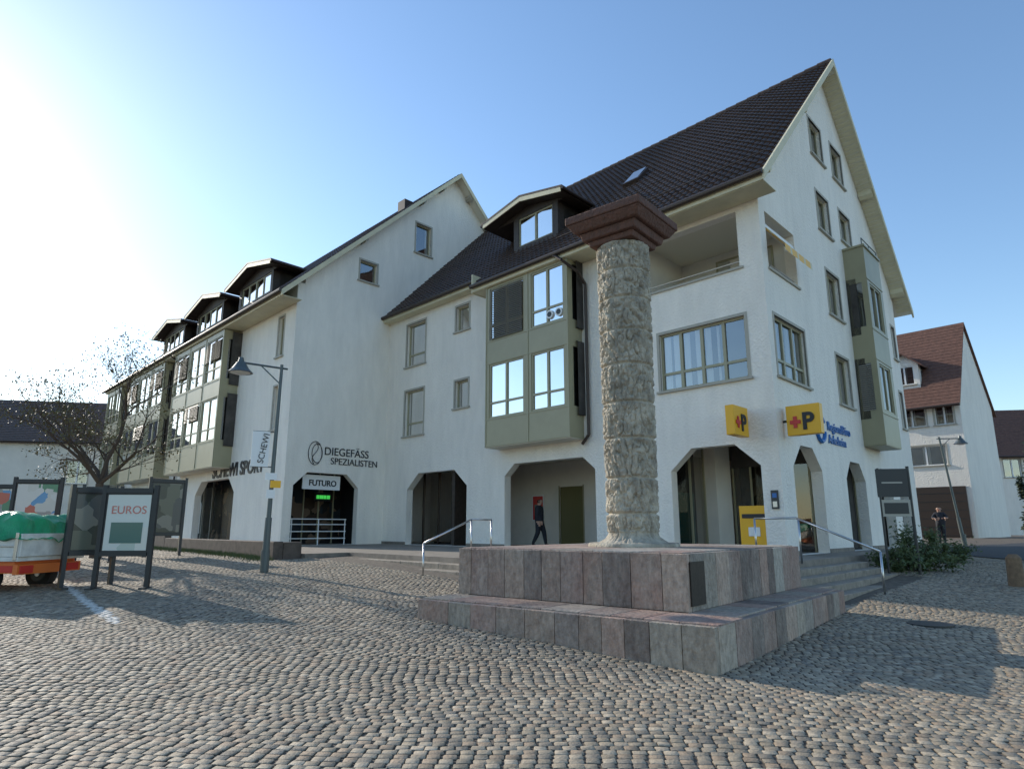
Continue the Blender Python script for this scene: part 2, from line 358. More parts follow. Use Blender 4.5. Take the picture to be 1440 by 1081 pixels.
r.face([P(6.08,sr-.04,rz(sr)+.23),P(6.72,sr-.04,rz(sr)+.23),P(6.72,sr+.68,rz(sr+.8)+.2),P(6.08,sr+.68,rz(sr+.8)+.2)],'steel')
r.done('roof_trim',B)
def dormer(parent,sc,hw,rf,ztip,zap,bw,rzf,slope,n=3,off=0):
    d=MB();A0,A1=sc+off-bw,sc+off+bw
    zr=rzf(rf+.5)
    rb=rf+(zap-rzf(rf))/slope+.2
    for a in (A0,A1-.1): box(d,a,a+.1,rf+.5,rb,zr-.5,ztip+.1,'brownwood')
    pl=planeS(rf+.5)
    zs=zr+.2;ze=ztip-.15
    wall(d,pl,[(A0+.1,zr-.4),(A1-.1,zr-.4),(A1-.1,ztip-.06),(A0+.1,ztip-.06)],[rect(A0+.3,A1-.3,zs,ze)],.12,'brownwood')
    wall(d,planeS(rf+.505),[(sc-hw+.3,ztip-.12),(sc+hw-.3,ztip-.12),(sc,zap-.16)],[],.1,'brownwood')
    win(d,pl,A0+.3,A1-.3,zs,ze,n,None,.04,False,.25,sill=False)
    for sg in (-1,1):
        t=sc+sg*hw
        pts=[P(sc,rf-.05,zap-.14),P(t,rf-.05,ztip-.14),P(t,rb,ztip-.14),P(sc,rb,zap-.14)]
        top=[(x,y,z+.14) for x,y,z in pts]
        d.hexa(pts+top,'brownwood')
        pts=[P(sc,rf-.1,zap+.004),P(t+sg*.08,rf-.1,ztip-.02),P(t+sg*.08,rb,ztip-.02),P(sc,rb,zap+.004)]
        d.hexa(pts+[(x,y,z+.08) for x,y,z in pts],'tile')
        pts=[P(sc,rf-.09,zap-.2),P(t,rf-.09,ztip-.2),P(t,rf-.052,ztip-.2),P(sc,rf-.052,zap-.2)]
        d.hexa(pts+[(x,y,z+.19) for x,y,z in pts],'cream')
        d.path([P(t+sg*.1,rf-.1,ztip-.06),P(t+sg*.1,rb-.6,ztip-.06)],.06,'gutter')
    d.done('dormer',parent)
dormer(B,10.4,2.35,.35,14.85,15.3,1.3,rz,SL,2,-.4)
def oriel(parent,s0,s1,rw,dep,z0,z1,wins,sidewins,mid,blinds={}):
    o=MB();pl=planeS(rw-dep)
    hs=[rect(*q) for q in wins]
    wall(o,pl,[(s0,z0),(s1,z0),(s1,z1),(s0,z1)],hs,.1,'olive')
    for k,qq in enumerate(wins): win(o,pl,*qq,1 if qq[1]-qq[0]<1.4 else 2,.28,.03,False,.45,blinds.get(k,0),sill=False)
    for sd in (s0,s1):
        f=(lambda a,z,d,sd=sd: P(sd+(d if sd==s0 else -d),a,z))
        wall(o,f,[(rw-dep+.1,z0),(rw,z0),(rw,z1),(rw-dep+.1,z1)],[rect(rw-dep+.22,rw-.12,a,b_) for a,b_ in sidewins],.1,'olive')
        for a,b_ in sidewins:
            pbox(o,f,rw-dep+.22,rw-.12,a,b_,.07,.09,'room');o.face([f(rw-dep+.22,a,.03),f(rw-.12,a,.03),f(rw-.12,b_,.03),f(rw-dep+.22,b_,.03)],'glass')
            pbox(o,f,rw-dep+.2,rw-dep+.25,a,b_,-.012,.05,'frame');pbox(o,f,rw-.15,rw-.1,a,b_,-.012,.05,'frame')
    box(o,s0+.02,s1-.02,rw-dep+.02,rw,z0-.02,z0+.1,'soffit')
    for z in (z0+.02,wins[-1][2]-.06,wins[-1][3]+.03,wins[0][2]-.07): pbox(o,pl,s0-.015,s1+.015,z,z+.035,-.02,.01,'frame')
    for a in [s0+.0,s1-.05]+mid: pbox(o,pl,a,a+.05,z0+.001,z1,-.024,.01,'frame')
    o.done('oriel_bay',parent)
oriel(B,6.9,11.3,0,.8,4.63,11.2,[(9.15,11.1,8.9,11.05),(7.1,8.75,8.9,11.05),(9.15,11.1,5.75,7.9),(7.1,8.75,5.75,7.9)],[(8.9,11.0),(5.75,7.9)],[8.9],{0:1.0})
q=MB()
for a,z in ((7.35,9.0),(7.8,9.0)): q.tube(P(a,-.74,z+.22),P(a,-.80,z+.22),.16,.16,'white',16);q.tube(P(a,-.80,z+.22),P(a,-.81,z+.22),.1,.1,'blackmetal',16)
q.done('window_decorations',B)
o=MB();pg=planeR(-.75)
ow=[rect(8.3,9.75,8.9,10.6),rect(8.3,9.75,5.75,7.5)]
wall(o,pg,[(8.0,4.5),(10.05,4.5),(10.05,12.0),(8.0,12.0)],ow,.1,'olive')
for k in ow: win(o,pg,k[0][0],k[1][0],k[0][1],k[2][1],2,None,.03,False,.3,sill=False)
for rr,sg in ((8.0,1),(10.05,-1)):
    f=(lambda a,z,d,rr=rr,sg=sg: P(a,rr+sg*d,z))
    wall(o,f,[(-.65,4.5),(0,4.5),(0,12.0),(-.65,12.0)],[rect(-.55,-.12,8.9,10.6),rect(-.55,-.12,5.75,7.5)],.1,'olive')
    for a,b_ in ((8.9,10.6),(5.75,7.5)):
        pbox(o,f,-.55,-.12,a,b_,.07,.09,'room');o.face([f(-.55,a,.03),f(-.12,a,.03),f(-.12,b_,.03),f(-.55,b_,.03)],'glass')
        if a<6:
            z_=b_-.05
            while z_>a: o.face([f(-.55,z_,.0),f(-.12,z_,.0),f(-.12,z_-.05,-.02),f(-.55,z_-.05,-.02)],'blind');z_-=.075
box(o,-.74,0,8.02,10.03,4.47,4.6,'olive');box(o,-.8,0,7.95,10.1,12.0,12.08,'olive')
for z in (5.6,7.6,8.75,10.7): pbox(o,pg,7.99,10.06,z,z+.035,-.02,.01,'frame')
o.path([P(-.7,8.05,12.35),P(-.7,10.0,12.35)],.02,'lampmetal')
for a in (8.05,9.0,10.0): o.path([P(-.7,a,12.05),P(-.7,a,12.35)],.02,'lampmetal')
o.done('gable_oriel_bay',B)
def logo(parent,org,xd,nd,h):
    x=Vector(xd).normalized()
    q=MB();n=Vector(nd).normalized();o0=Vector(org)+n*.012
    def bar(u0,u1,v0,v1):
        a=[o0+x*u+Vector((0,0,v)) for u,v in ((u0,v0),(u1,v0),(u1,v1),(u0,v1))]
        q.hexa([tuple(p) for p in a]+[tuple(p+n*.012) for p in a],'red')
    bar(-.44*h,-.08*h,.37*h,.5*h);bar(-.325*h,-.195*h,.24*h,.365*h);bar(-.325*h,-.195*h,.505*h,.63*h)
    q.done('red_cross',parent)
    text('P','letter_p',parent,tuple(o0+x*(-.04*h)+Vector((0,0,.18*h))),xd,nd,.78*h,'black',.01,bold=.02)
e=empty('post_office_sign');q=MB();box(q,-1.06,-.14,.35,.6,4.08,4.9,'yellow');q.path([P(-.2,.47,4.5),P(0,.47,4.5)],.04,'blackmetal')
q.done('box',e,bevel=.03);logo(e,P(-.60,.35,4.08),-Us,nF,.82)
e=empty('post_office_sign');q=MB();box(q,.75,1.0,-1.08,-.16,4.08,4.9,'yellow');q.path([P(.87,-.2,4.5),P(.87,0,4.5)],.04,'blackmetal')
q.done('box',e,bevel=.03);logo(e,P(.75,-.62,4.08),Vs,nG,.82)
e=empty('blue_wall_lettering')
text('RegionalBüro','line_1',e,P(-.03,4.1,4.66),Vs,nG,.42,'blue',.02,bold=.0);text('Arlesheim','line_2',e,P(-.03,4.1,4.24),Vs,nG,.42,'blue',.02,bold=.0)
q=MB()
for k in range(22):
    t0=.6+k*.25;t1=.6+(k+1)*.25
    q.path([P(-.05,3.4+.36*math.cos(t0),4.62+.4*math.sin(t0)),P(-.05,3.4+.36*math.cos(t1),4.62+.4*math.sin(t1))],.06,'blue',6)
q.done('ring_logo',e)
e=empty('yellow_letter_box');q=MB();box(q,.7,1.55,.55,1.0,T+.25,T+1.35,'yellow');box(q,.78,1.47,.53,.55,T+1.0,T+1.12,'black');box(q,.95,1.3,.535,.55,T+.5,T+.75,'white');box(q,.8,1.45,.6,.95,T,T+.25,'blackmetal')
q.done('body',e,bevel=.02)
e=empty('door_intercom_panel');q=MB();box(q,.12,.32,-.035,-.0,2.1,2.6,'blackmetal');box(q,.16,.28,-.04,-.036,2.4,2.52,'blue');box(q,.16,.28,-.04,-.036,2.15,2.3,'steel');q.done('panel',e)
# ================================================================== LEFT BUILDING
B2=empty('white_shop_building')
R0=-5.17;SE=49.5;RC2=4.2;ZA2=21.6;SL2=(ZA2-11.75)/(RC2+6.15)
def rz2(r): return ZA2-SL2*abs(r-RC2)
w=MB();G2=planeR(LEN);F2=planeS(R0);R1e=13.6
hs=[rect(-1.95,-.95,13.55,14.6),rect(1.45,2.5,16.1,17.8),arch(-4.75,-1.45,T+.004,4.0,.65,.6)]
wall(w,G2,[(R0+.353,T-.9),(R1e,T-.9),(R1e,rz2(R1e)-.12),(RC2,ZA2-.12),(R0+.353,rz2(R0+.353)-.12)],hs,.35,'plaster')
win(w,G2,-1.95,-.95,13.55,14.6,1,None);win(w,G2,1.45,2.5,16.1,17.8,1,None,curtain=.4)
hs=[rect(20.7,21.3,9.3,11.2),rect(20.7,21.3,5.9,7.9),arch(25.0,30.4,T+.004,4.0,.8,.7),arch(33.6,38.6,T+.004,4.0,.8,.7),arch(41.5,46.5,T+.004,4.0,.8,.7)]
wall(w,F2,[(LEN,T-.9),(SE,T-.9),(SE,rz2(R0)-.15),(LEN,rz2(R0)-.15)],hs,.35,'plaster')
for h in hs[:2]: win(w,F2,h[0][0],h[1][0],h[0][1],h[2][1],1,None)
wall(w,planeR(SE),[(R0+.353,T-.9),(R1e,T-.9),(R1e,rz2(R1e)-.12),(RC2,ZA2-.12),(R0+.353,rz2(R0+.353)-.12)],[],.3,'plaster')
wall(w,planeS(R1e-.3),[(LEN+.4,T-.8),(SE,T-.8),(SE,rz2(R1e)-.2),(LEN+.4,rz2(R1e)-.2)],[],.3,'plaster')
box(w,LEN+.36,SE-.1,R0+.36,1.5,4.4,4.5,'brownwood')
w.face([P(LEN+3.0,R0+2.6,T),P(SE,R0+2.6,T),P(SE,R0+2.6,4.4),P(LEN+3.0,R0+2.6,4.4)],'shop')
w.face([P(LEN+3.0,R0+.4,T),P(LEN+3.0,0,T),P(LEN+3.0,0,4.4),P(LEN+3.0,R0+.4,4.4)],'shop')
w.face([P(LEN+.4,-.6,T),P(LEN+3,-.6,T),P(LEN+3,-.6,4.4),P(LEN+.4,-.6,4.4)],'dark')
for k in range(5): box(w,LEN+2.4,LEN+2.46,-4.6+k*.8,-4.54+k*.8,T,4.39,'frame')
for a0_,a1_ in ((25.0,30.4),(33.6,38.6),(41.5,46.5)):
    for k in range(4):
        a=a0_+.3+(a1_-a0_-.6)*k/3;box(w,a-.05,a+.05,R0+2.2,R0+2.3,T,4.39,'greyframe')
    w.face([P(a0_,R0+2.25,T+.4),P(a1_,R0+2.25,T+.4),P(a1_,R0+2.25,4.0),P(a0_,R0+2.25,4.0)],'shopglass')
w.done('walls_and_windows',B2)
q=MB()
for a in (26.6,27.3):
    for dd in (0,.35): box(q,a+dd,a+dd+.06,R0+1.2,R0+1.26,T,T+1.5,'orange')
    for z in (.3,.65,1.0,1.35): box(q,a+.06,a+.35,R0+1.21,R0+1.25,T+z,T+z+.06,'orange')
q.done('orange_display_racks',B2)
r=MB()
tiles(r,LEN-.55,SE+.5,-6.15,rz2(-6.15),RC2,ZA2);tiles(r,LEN-.55,SE+.5,14.4,rz2(14.4),RC2,ZA2,fine=False)
r.done('roof_tiles',B2)
r=MB()
beam(r,LEN-.5,SE+.45,-6.1,rz2(-6.1)-.05,RC2,ZA2-.05,.14,'soffit');beam(r,LEN-.5,SE+.45,RC2,ZA2-.05,14.35,rz2(14.35)-.05,.14,'soffit')
beam(r,LEN-.6,LEN-.52,-6.2,rz2(-6.2)+.05,RC2,ZA2+.05,.28,'cream');beam(r,LEN-.6,LEN-.52,RC2,ZA2+.05,14.4,rz2(14.4)+.05,.28,'cream')
for rr in (1.6,3.0,5.0,6.4,-2.0): beam(r,LEN-.5,LEN-.02,rr,rz2(rr)-.2,rr+.14,rz2(rr+.14)-.2,.16,'greyframe')
box(r,LEN-.5,SE,-6.12,-6.08,rz2(-6.1)-.26,rz2(-6.1)-.02,'cream');box(r,LEN-.5,SE,-6.075,R0-.01,rz2(-6.1)-.28,rz2(-6.1)-.25,'cream')
r.path([P(LEN-.55,-6.24,rz2(-6.15)-.03),P(SE+.5,-6.24,rz2(-6.15)-.03)],.085,'gutter')
r.path([P(33.9,-6.2,11.6),P(33.9,R0-.1,11.0),P(33.9,R0-.1,1.0)],.05,'gutter')
box(r,LEN+2.0,LEN+2.7,RC2-2.2,RC2-1.6,ZA2-3,ZA2-1.4,'brownwood')
r.done('roof_trim',B2)
for sc in (26.4,33.2,40.0): dormer(B2,sc,3.0,-4.9,14.85,15.5,2.2,rz2,SL2,4)
for s0,s1 in ((25.7,33.2),(35.2,43.2)):
    n=3;ww=(s1-s0)/n
    wn=[]
    for zl,zh in ((8.95,11.2),(5.85,8.0)):
        for k in range(n): wn.append((s0+k*ww+.22,s0+(k+1)*ww-.18,zl,zh))
    oriel(B2,s0,s1,R0,.9,4.5,11.45,wn,[(8.95,11.0),(5.85,8.0)],[s0+ww*k for k in (1,2)],{0:.5,2:.6,4:.4})
oriel(B2,45,48.8,R0,.9,4.5,11.45,[(45.2,46.7,8.95,11.2),(47.0,48.6,8.95,11.2),(45.2,46.7,5.85,8.0),(47.0,48.6,5.85,8.0)],[(8.95,11.0),(5.85,8.0)],[46.8])
e=empty('wall_lettering')
text('DIEGEFÄSS','line_1',e,P(LEN-.02,-3.35,4.82),Vs,nG,.50,'black',.012);text('SPEZIALISTEN','line_2',e,P(LEN-.02,-3.0,4.42),Vs,nG,.42,'black',.012)
q=MB()
for ph,ox in ((0,0),(.25,.1)):
    for k in range(20):
        t0=k*math.pi/10;t1=(k+1)*math.pi/10
        q.path([P(LEN-.03,-3.8+ox+(.34-ox*.8)*math.cos(t0),4.85+(.52-ox)*math.sin(t0)),P(LEN-.03,-3.8+ox+(.34-ox*.8)*math.cos(t1),4.85+(.52-ox)*math.sin(t1))],.016,'black',5)
for k in range(10):
    t0=-.48+k*.096;q.path([P(LEN-.03,-3.8+.14*math.sin(t0*6),4.85+t0),P(LEN-.03,-3.8+.14*math.sin((t0+.096)*6),4.85+t0+.096)],.016,'black',5)
q.done('vessel_logo',e)
e=empty('sport_shop_lettering');text('SCHEWI SPORT','letters',e,P(28.0,R0-.02,4.1),-Us,nF,.9,'black',.02,bold=.02)
e=empty('shop_sign');q=MB();box(q,LEN+.32,LEN+.36,-4.15,-2.25,3.28,3.92,'white');q.done('board',e)
text('FUTURO','letters',e,P(LEN+.31,-3.85,3.45),Vs,nG,.36,'black',.008,bold=.008)
e=empty('neon_sign');q=MB()
for k,(a,b_) in enumerate(((-2.55,-2.42),(-2.38,-2.2),(-2.16,-2.05),(-2.0,-1.85))): box(q,LEN+1.9,LEN+1.95,a,b_,2.95,3.12,'neon')
box(q,LEN+1.951,LEN+2.0,-2.65,-1.75,2.85,3.22,'black');q.done('tube',e)
e=empty('arcade_railing');q=MB()
for z in (1.15,1.45,1.75,1.98): q.path([P(LEN+.2,-4.74,z),P(LEN+.2,-1.9,z)],.022,'white',6)
for a in (-4.6,-3.3,-1.95): q.path([P(LEN+.2,a,T),P(LEN+.2,a,2.0)],.025,'white',6)
q.done('rails',e)
# ================================================================== TERRACE, STEPS
e=empty('terrace_steps');t=MB()
box(t,-1.2,11,-6.9,16,-.3,T,'paving');box(t,11.002,50,-8.4,12,-.3,T-.003,'paving')
t.done('terrace',e)
t=MB()
for k in range(1,5):
    z=T-.135*k
    s=-1.2
    while s<10.9:
        e_=min(11-.003*k,s+random.uniform(1.3,1.7));box(t,s+.004,e_,-6.9-.36*k,-6.9-.36*(k-1)-.002,-.3,z+random.uniform(-.003,.003),'step');s=e_+.002
for k in range(1,6):
    z=T-.135*k
    s=-6.8
    while s<1.5:
        e_=min(1.6-.01*k,s+random.uniform(1.2,1.6));box(t,-1.2-.34*k,-1.2-.34*(k-1)-.002,s+.004,e_,-.4,z+random.uniform(-.003,.003),'step');s=e_+.002
t.done('steps',e,bevel=.015)
t=MB()
for a,b_ in ((0,.55),(3.45,6.45),(11,13.3),(17.6,LEN)): box(t,a+.01,b_-.01,-.02,.0,T,T+.12,'paving')
for a,b_ in ((0,.95),(3.3,5.6),(7.7,9.2),(11.2,12.2),(13.8,15)): box(t,-.02,.0,a+.01,b_-.01,T,T+.12,'paving')
t.done('plinth',e)
e=empty('planter_wall');t=MB();box(t,11.2,21,-9.3,-9.0,0,1.22,'concrete');box(t,11.2,11.5,-8.99,-8.41,0,1.2,'concrete')
box(t,21.01,34,-9.3,-9.05,0,1.32,'concrete');t.done('wall',e,bevel=.02)
def rail(name,pts,feet):
    e=empty(name);q=MB();q.path(pts,.024,'steel',10)
    for a,b_ in feet: q.path([a,b_],.022,'steel',10)
    q.done('tubes',e,smooth=True)
rail('stair_handrail',[P(-.2,-2.4,T+.0),P(-.2,-2.4,1.82),P(-1.2,-2.4,1.82),P(-2.9,-2.4,1.12),P(-2.9,-2.4,.15)],[(P(-1.25,-2.4,T-.05),P(-1.25,-2.4,1.8))])
rail('stair_handrail',[P(5.2,-6.2,T),P(5.2,-6.2,1.8),P(5.2,-6.9,1.8),P(5.2,-8.4,1.25),P(5.2,-8.4,.3)],[(P(5.2,-6.9,T-.05),P(5.2,-6.9,1.78))])
# ================================================================== PEDESTAL + COLUMN
N0=(2.22,7.64);e1=(-.772,.635);e2=(.627,.779)
def Q(a,b,z): return (N0[0]+a*e1[0]+b*e2[0],N0[1]+a*e1[1]+b*e2[1],z)
FT=empty('fountain_pedestal')
pal=[(.32,.205,.16),(.38,.26,.20),(.25,.185,.155),(.44,.36,.28),(.35,.22,.175),(.31,.26,.215),(.46,.32,.24),(.20,.14,.115),(.39,.245,.185),(.42,.37,.31)]
def rc():
    c=random.choice(pal);k=random.uniform(.8,1.2);return tuple(x*k for x in c)
st=MB()
def slabs(a0,a1,b0,b1,z0,z1,axis,wd):
    lo,hi=(a0,a1) if axis=='a' else (b0,b1)
    x=lo
    while x<hi-.01:
        w_=wd*random.uniform(.75,1.25)
        if hi-x-w_<wd*.5: w_=hi-x
        j=random.uniform(-.004,.004)
        if axis=='a': box(st,x+.004,x+w_-.004,b0+j,b1,z0,z1+random.uniform(-.002,.002),'stone',rc(),Q)
        else: box(st,a0+j,a1,x+.004,x+w_-.004,z0,z1+random.uniform(-.002,.002),'stone',rc(),Q)
        x+=w_
slabs(0,4.75,0,.1,-.3,.53,'a',.42);slabs(0,.1,.104,5.75,-.3,.53,'b',.42)
slabs(.0,4.75,.104,.88,.50,.549,'a',.55);slabs(.104,.72,.884,5.75,.50,.548,'b',.62)
slabs(4.65,4.75,.104,5.75,-.3,.49,'b',.42)
slabs(.7,4.75,.9,1.0,.551,1.27,'a',.40);slabs(.7,.8,1.004,5.75,.551,1.27,'b',.40)
slabs(4.65,4.75,1.004,5.75,.551,1.21,'b',.4);slabs(.804,4.646,5.65,5.75,.551,1.21,'a',.4)
for b0,b1 in ((1.004,1.8),(1.804,2.7),(2.704,3.7),(3.704,4.7),(4.704,5.75)): slabs(.804,4.75,b0,b1,1.212,1.285,'a',.7)
st.done('stone_cladding',FT,bevel=.006)
c=MB();box(c,.12,4.64,.12,5.64,-.3,.46,'dark',F=Q);box(c,.82,4.63,1.02,5.63,.46,1.2,'dark',F=Q)
box(c,.68,.695,.96,1.4,.62,1.17,'bronze',F=Q);c.done('core_and_plaque',FT)
CX,CY=2.13,11.9
CO=empty('carved_stone_column')
nz_,na=620,300
H0,H1=1.285,6.85
zs=np.linspace(0,1,nz_)
drums=[0,.1,.21,.335,.45,.575,.69,.80,.9,1.0]
vv=[]
for t in zs:
    z=H0+(H1-H0)*t
    R=.42+.05*t
    fl=max(0,1-(z-H0)/.24)
    R+=.34*fl**2.0
    dj=min(abs(t-d) for d in drums);di=max(i_ for i_,d in enumerate(drums) if d<=t+1e-6)
    off=Vector((di*3.1,di*1.7,0));s_=min(1,dj/.007)
    for k in range(na):
        th=2*math.pi*k/na
        x,y=math.cos(th),math.sin(th)
        p=Vector((x,y,z))
        n1=noise.noise(p*3.6+off);n2=noise.noise(p*7+off*2);n3=noise.noise(p*17);n4=noise.noise(p*34)
        rel=.045*min(1,abs(n1)*5)+.028*min(1,abs(n2)*4)+.014*n3+.007*n4-.04
        amp=1 if z>H0+.25 else .4
        rr=R+rel*amp*s_-.022*(1-s_)*(1 if t>.02 else 0)
        vv.append((CX+x*rr,CY+y*rr,z))
ff=[(i_*na+k,i_*na+(k+1)%na,(i_+1)*na+(k+1)%na,(i_+1)*na+k) for i_ in range(nz_-1) for k in range(na)]
me=bpy.data.meshes.new('shaft');me.from_pydata(vv,[],ff);me.materials.append(M['colstone']);me.polygons.foreach_set('use_smooth',[True]*len(ff))
o=bpy.data.objects.new('carved_shaft',me);COL.objects.link(o);o.parent=CO
def CP(a,b,z): return (CX+a*e1[0]+b*e2[0],CY+a*e1[1]+b*e2[1],z)
cp_=MB()
def sqprism(h0,z0,h1,z1,m='cap'):
    cp_.hexa([CP(-h0,-h0,z0),CP(h0,-h0,z0),CP(h0,h0,z0),CP(-h0,h0,z0),CP(-h1,-h1,z1),CP(h1,-h1,z1),CP(h1,h1,z1),CP(-h1,h1,z1)],m)
sqprism(.46,6.84,.49,6.95);sqprism(.56,6.951,.60,7.10);sqprism(.67,7.101,.78,7.26);sqprism(.80,7.261,.80,7.42)
cp_.done('stepped_capital',CO,bevel=.025)
b_=MB();b_.tube((CX,CY,1.28),(CX,CY,1.35),.80,.78,'colstone',40);b_.done('base_disc',CO,bevel=.02)
# ================================================================== GROUND
def und(x,y): return .0064*np.sin(x*1.3+y*.7)+.005*np.sin(x*.5-y*1.9)
xs=np.unique(np.concatenate([np.linspace(-1500,-40,12),np.linspace(-40,50,181),np.linspace(50,1500,12)]))
ys=np.unique(np.concatenate([np.linspace(-800,-5,8),np.linspace(-5,60,161),np.linspace(60,2500,14)]))
X,Y=np.meshgrid(xs,ys);Zg=gv(X,Y)+und(X,Y)-.011
vv=np.stack([X.ravel(),Y.ravel(),Zg.ravel()],1)
W=len(xs)
ff=[(j*W+i_,j*W+i_+1,(j+1)*W+i_+1,(j+1)*W+i_) for j in range(len(ys)-1) for i_ in range(W-1)]
me=bpy.data.meshes.new('ground');me.from_pydata(vv.tolist(),[],ff);me.polygons.foreach_set('use_smooth',[True]*len(ff))
gm=bpy.data.materials.new('cobble_ground');gm.use_nodes=True;nt=gm.node_tree;bb=nt.nodes['Principled BSDF'];bb.inputs['Roughness'].default_value=.85
tc=nt.nodes.new('ShaderNodeTexCoord');vo=nt.nodes.new('ShaderNodeTexNoise');vo.inputs['Scale'].default_value=9;vo.inputs['Detail'].default_value=3
rp=nt.nodes.new('ShaderNodeValToRGB');rp.color_ramp.elements[0].color=(.075,.058,.042,1);rp.color_ramp.elements[0].position=.35;rp.color_ramp.elements[1].color=(.15,.12,.088,1);rp.color_ramp.elements[1].position=.65
nt.links.new(tc.outputs['Object'],vo.inputs[0])
nt.links.new(vo.outputs[0],rp.inputs[0]);nt.links.new(rp.outputs[0],bb.inputs['Base Color'])
me.materials.append(gm);o=bpy.data.objects.new('ground',me);COL.objects.link(o)
sw,sh=.112,.092
rot=math.radians(-7);cr,sr_=math.cos(rot),math.sin(rot)
us=np.arange(-26,26,sw);vs=np.arange(-.5,29,sh)
UU,VV=np.meshgrid(us,vs)
UU=UU+(rng.random(len(vs))*sw)[:,None]+rng.normal(0,.006,UU.shape)
VVv=VV+.09*np.sin(UU*1.3+.15*VV)+.16*np.sin(UU*.41-VV*.13+1)+rng.normal(0,.003,UU.shape)
slope=.117*np.cos(UU*1.3+.15*VV)+.066*np.cos(UU*.41-VV*.13+1)
XX=cr*UU-sr_*VVv;YY=sr_*UU+cr*VVv
mask=(YY>2.4)&(YY<26)&(np.abs(XX)<.84*YY+2.2)
dx=XX-C[0];dy=YY-C[1];det=U[0]*V[1]-U[1]*V[0]
SS=(dx*V[1]-dy*V[0])/det;RR=(U[0]*dy-U[1]*dx)/det
mask&=~((SS>-1.3)&(SS<11)&(RR>-8.2));mask&=~((SS>=11)&(RR>-9.0));mask&=~((SS>-2.8)&(SS<0)&(RR>-6.6)&(RR<1.5));mask&=~((SS>-1.2)&(RR>0))
dx=XX-N0[0];dy=YY-N0[1];A=dx*e1[0]+dy*e1[1];Bq=dx*e2[0]+dy*e2[1]
mask&=~((A>.05)&(A<4.7)&(Bq>.05)&(Bq<5.7))
X=XX[mask];Y=YY[mask];slp=slope[mask]+rng.normal(0,.03,X.shape);n=len(X)
hx=(sw*.5-.0048)*rng.uniform(.90,1.04,n);hy=(sh*.5-.0048)*rng.uniform(.92,1.04,n)
zt_=gv(X,Y)+rng.normal(0,.0014,n)+und(X,Y)
ang_=np.arctan(slp)+rot
ax=np.stack([np.cos(ang_),np.sin(ang_)],1);ay=np.stack([-ax[:,1],ax[:,0]],1)
oc=[(-.84,-1),(.84,-1),(1,-.80),(1,.80),(.84,1),(-.84,1),(-1,.80),(-1,-.80)]
NV=24
verts=np.zeros((n,NV,3),dtype=np.float32)
gx=rng.normal(0,.012,n);gy=rng.normal(0,.012,n)+.05
jxs=rng.normal(0,.0022,(n,8));jys=rng.normal(0,.0022,(n,8))
for ring,(k,dz) in enumerate(((1.0,-.022),(1.0,-.0035),(.92,0))):
    for ci,(a,b) in enumerate(oc):
        px=a*hx*k+jxs[:,ci];py=b*hy*k+jys[:,ci]
        wx=px*ax[:,0]+py*ay[:,0];wy=px*ax[:,1]+py*ay[:,1]
        verts[:,ring*8+ci,0]=X+wx;verts[:,ring*8+ci,1]=Y+wy;verts[:,ring*8+ci,2]=zt_+dz+gx*wx+gy*wy
fl=[]
for ring in (0,1):
    for ci in range(8): fl.append((ring*8+ci,ring*8+(ci+1)%8,(ring+1)*8+(ci+1)%8,(ring+1)*8+ci))
fl=np.array(fl)
quads=(np.arange(n)[:,None,None]*NV+fl[None]).reshape(n,-1)
tops=(np.arange(n)[:,None]*NV+np.arange(16,24)[None])
loops_=np.concatenate([quads,tops],1).astype(np.int32)
me=bpy.data.meshes.new('cobblestones');me.vertices.add(n*NV);me.vertices.foreach_set('co',verts.ravel())
me.loops.add(loops_.size);me.loops.foreach_set('vertex_index',loops_.ravel())
ls=(np.arange(n)[:,None]*72+np.concatenate([np.arange(0,64,4),[64]])[None]).astype(np.int32).ravel()
me.polygons.add(n*17);me.polygons.foreach_set('loop_start',ls)
me.update(calc_edges=True)
base=np.array([(.40,.33,.235),(.44,.365,.265),(.34,.285,.21),(.29,.25,.195),(.49,.41,.30),(.39,.30,.21)])
cc=base[rng.integers(0,len(base),n)]*rng.uniform(.82,1.1,n)[:,None]
pt=.95+.07*np.sin(X*.9+1.3*np.sin(Y*.6))*np.cos(Y*.8)
cc=cc*pt[:,None]
l0=np.array([-9.3,14.2]);l1=np.array([-5.6,9.9]);dl=(l1-l0)/np.linalg.norm(l1-l0)
dd=np.abs((X-l0[0])*dl[1]-(Y-l0[1])*dl[0]);al=(X-l0[0])*dl[0]+(Y-l0[1])*dl[1]
mk=(dd<.08)&(al>0)&(al<5.6);cc[mk]=(.72,.69,.62)
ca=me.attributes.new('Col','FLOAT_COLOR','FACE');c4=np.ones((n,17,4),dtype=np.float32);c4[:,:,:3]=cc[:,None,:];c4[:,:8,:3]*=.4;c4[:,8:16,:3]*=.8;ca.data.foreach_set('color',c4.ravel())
me.materials.append(M['cobble'])
o=bpy.data.objects.new('cobblestones',me);COL.objects.link(o)
rd=MB()
def drape(mb,fx,n1,n2,dz,m):
    for i_ in range(n1):
        for j in range(n2):
            ps=[]
            for u,v in ((i_,j),(i_+1,j),(i_+1,j+1),(i_,j+1)):
                x,y=fx(u/n1,v/n2);ps.append((x,y,g(x,y)+dz))
            mb.face(ps,m)
drape(rd,lambda u,v:(16+u*45-v*3,20.5+v*7+u*16),40,10,.018,'asphalt')
rd.done('asphalt_road')
rd=MB()
for i_ in range(40):
    a=(16+i_*1.1,20.3+i_*.39);b2=(16+(i_+1)*1.1-.03,20.3+(i_+1)*.39)
    z=g(*a)
    rd.hexa([(a[0],a[1]-.15,z-.1),(b2[0],b2[1]-.15,z-.1),(b2[0],b2[1],z-.1),(a[0],a[1],z-.1),(a[0],a[1]-.15,z+.1),(b2[0],b2[1]-.15,z+.1),(b2[0],b2[1],z+.1),(a[0],a[1],z+.1)],'step')
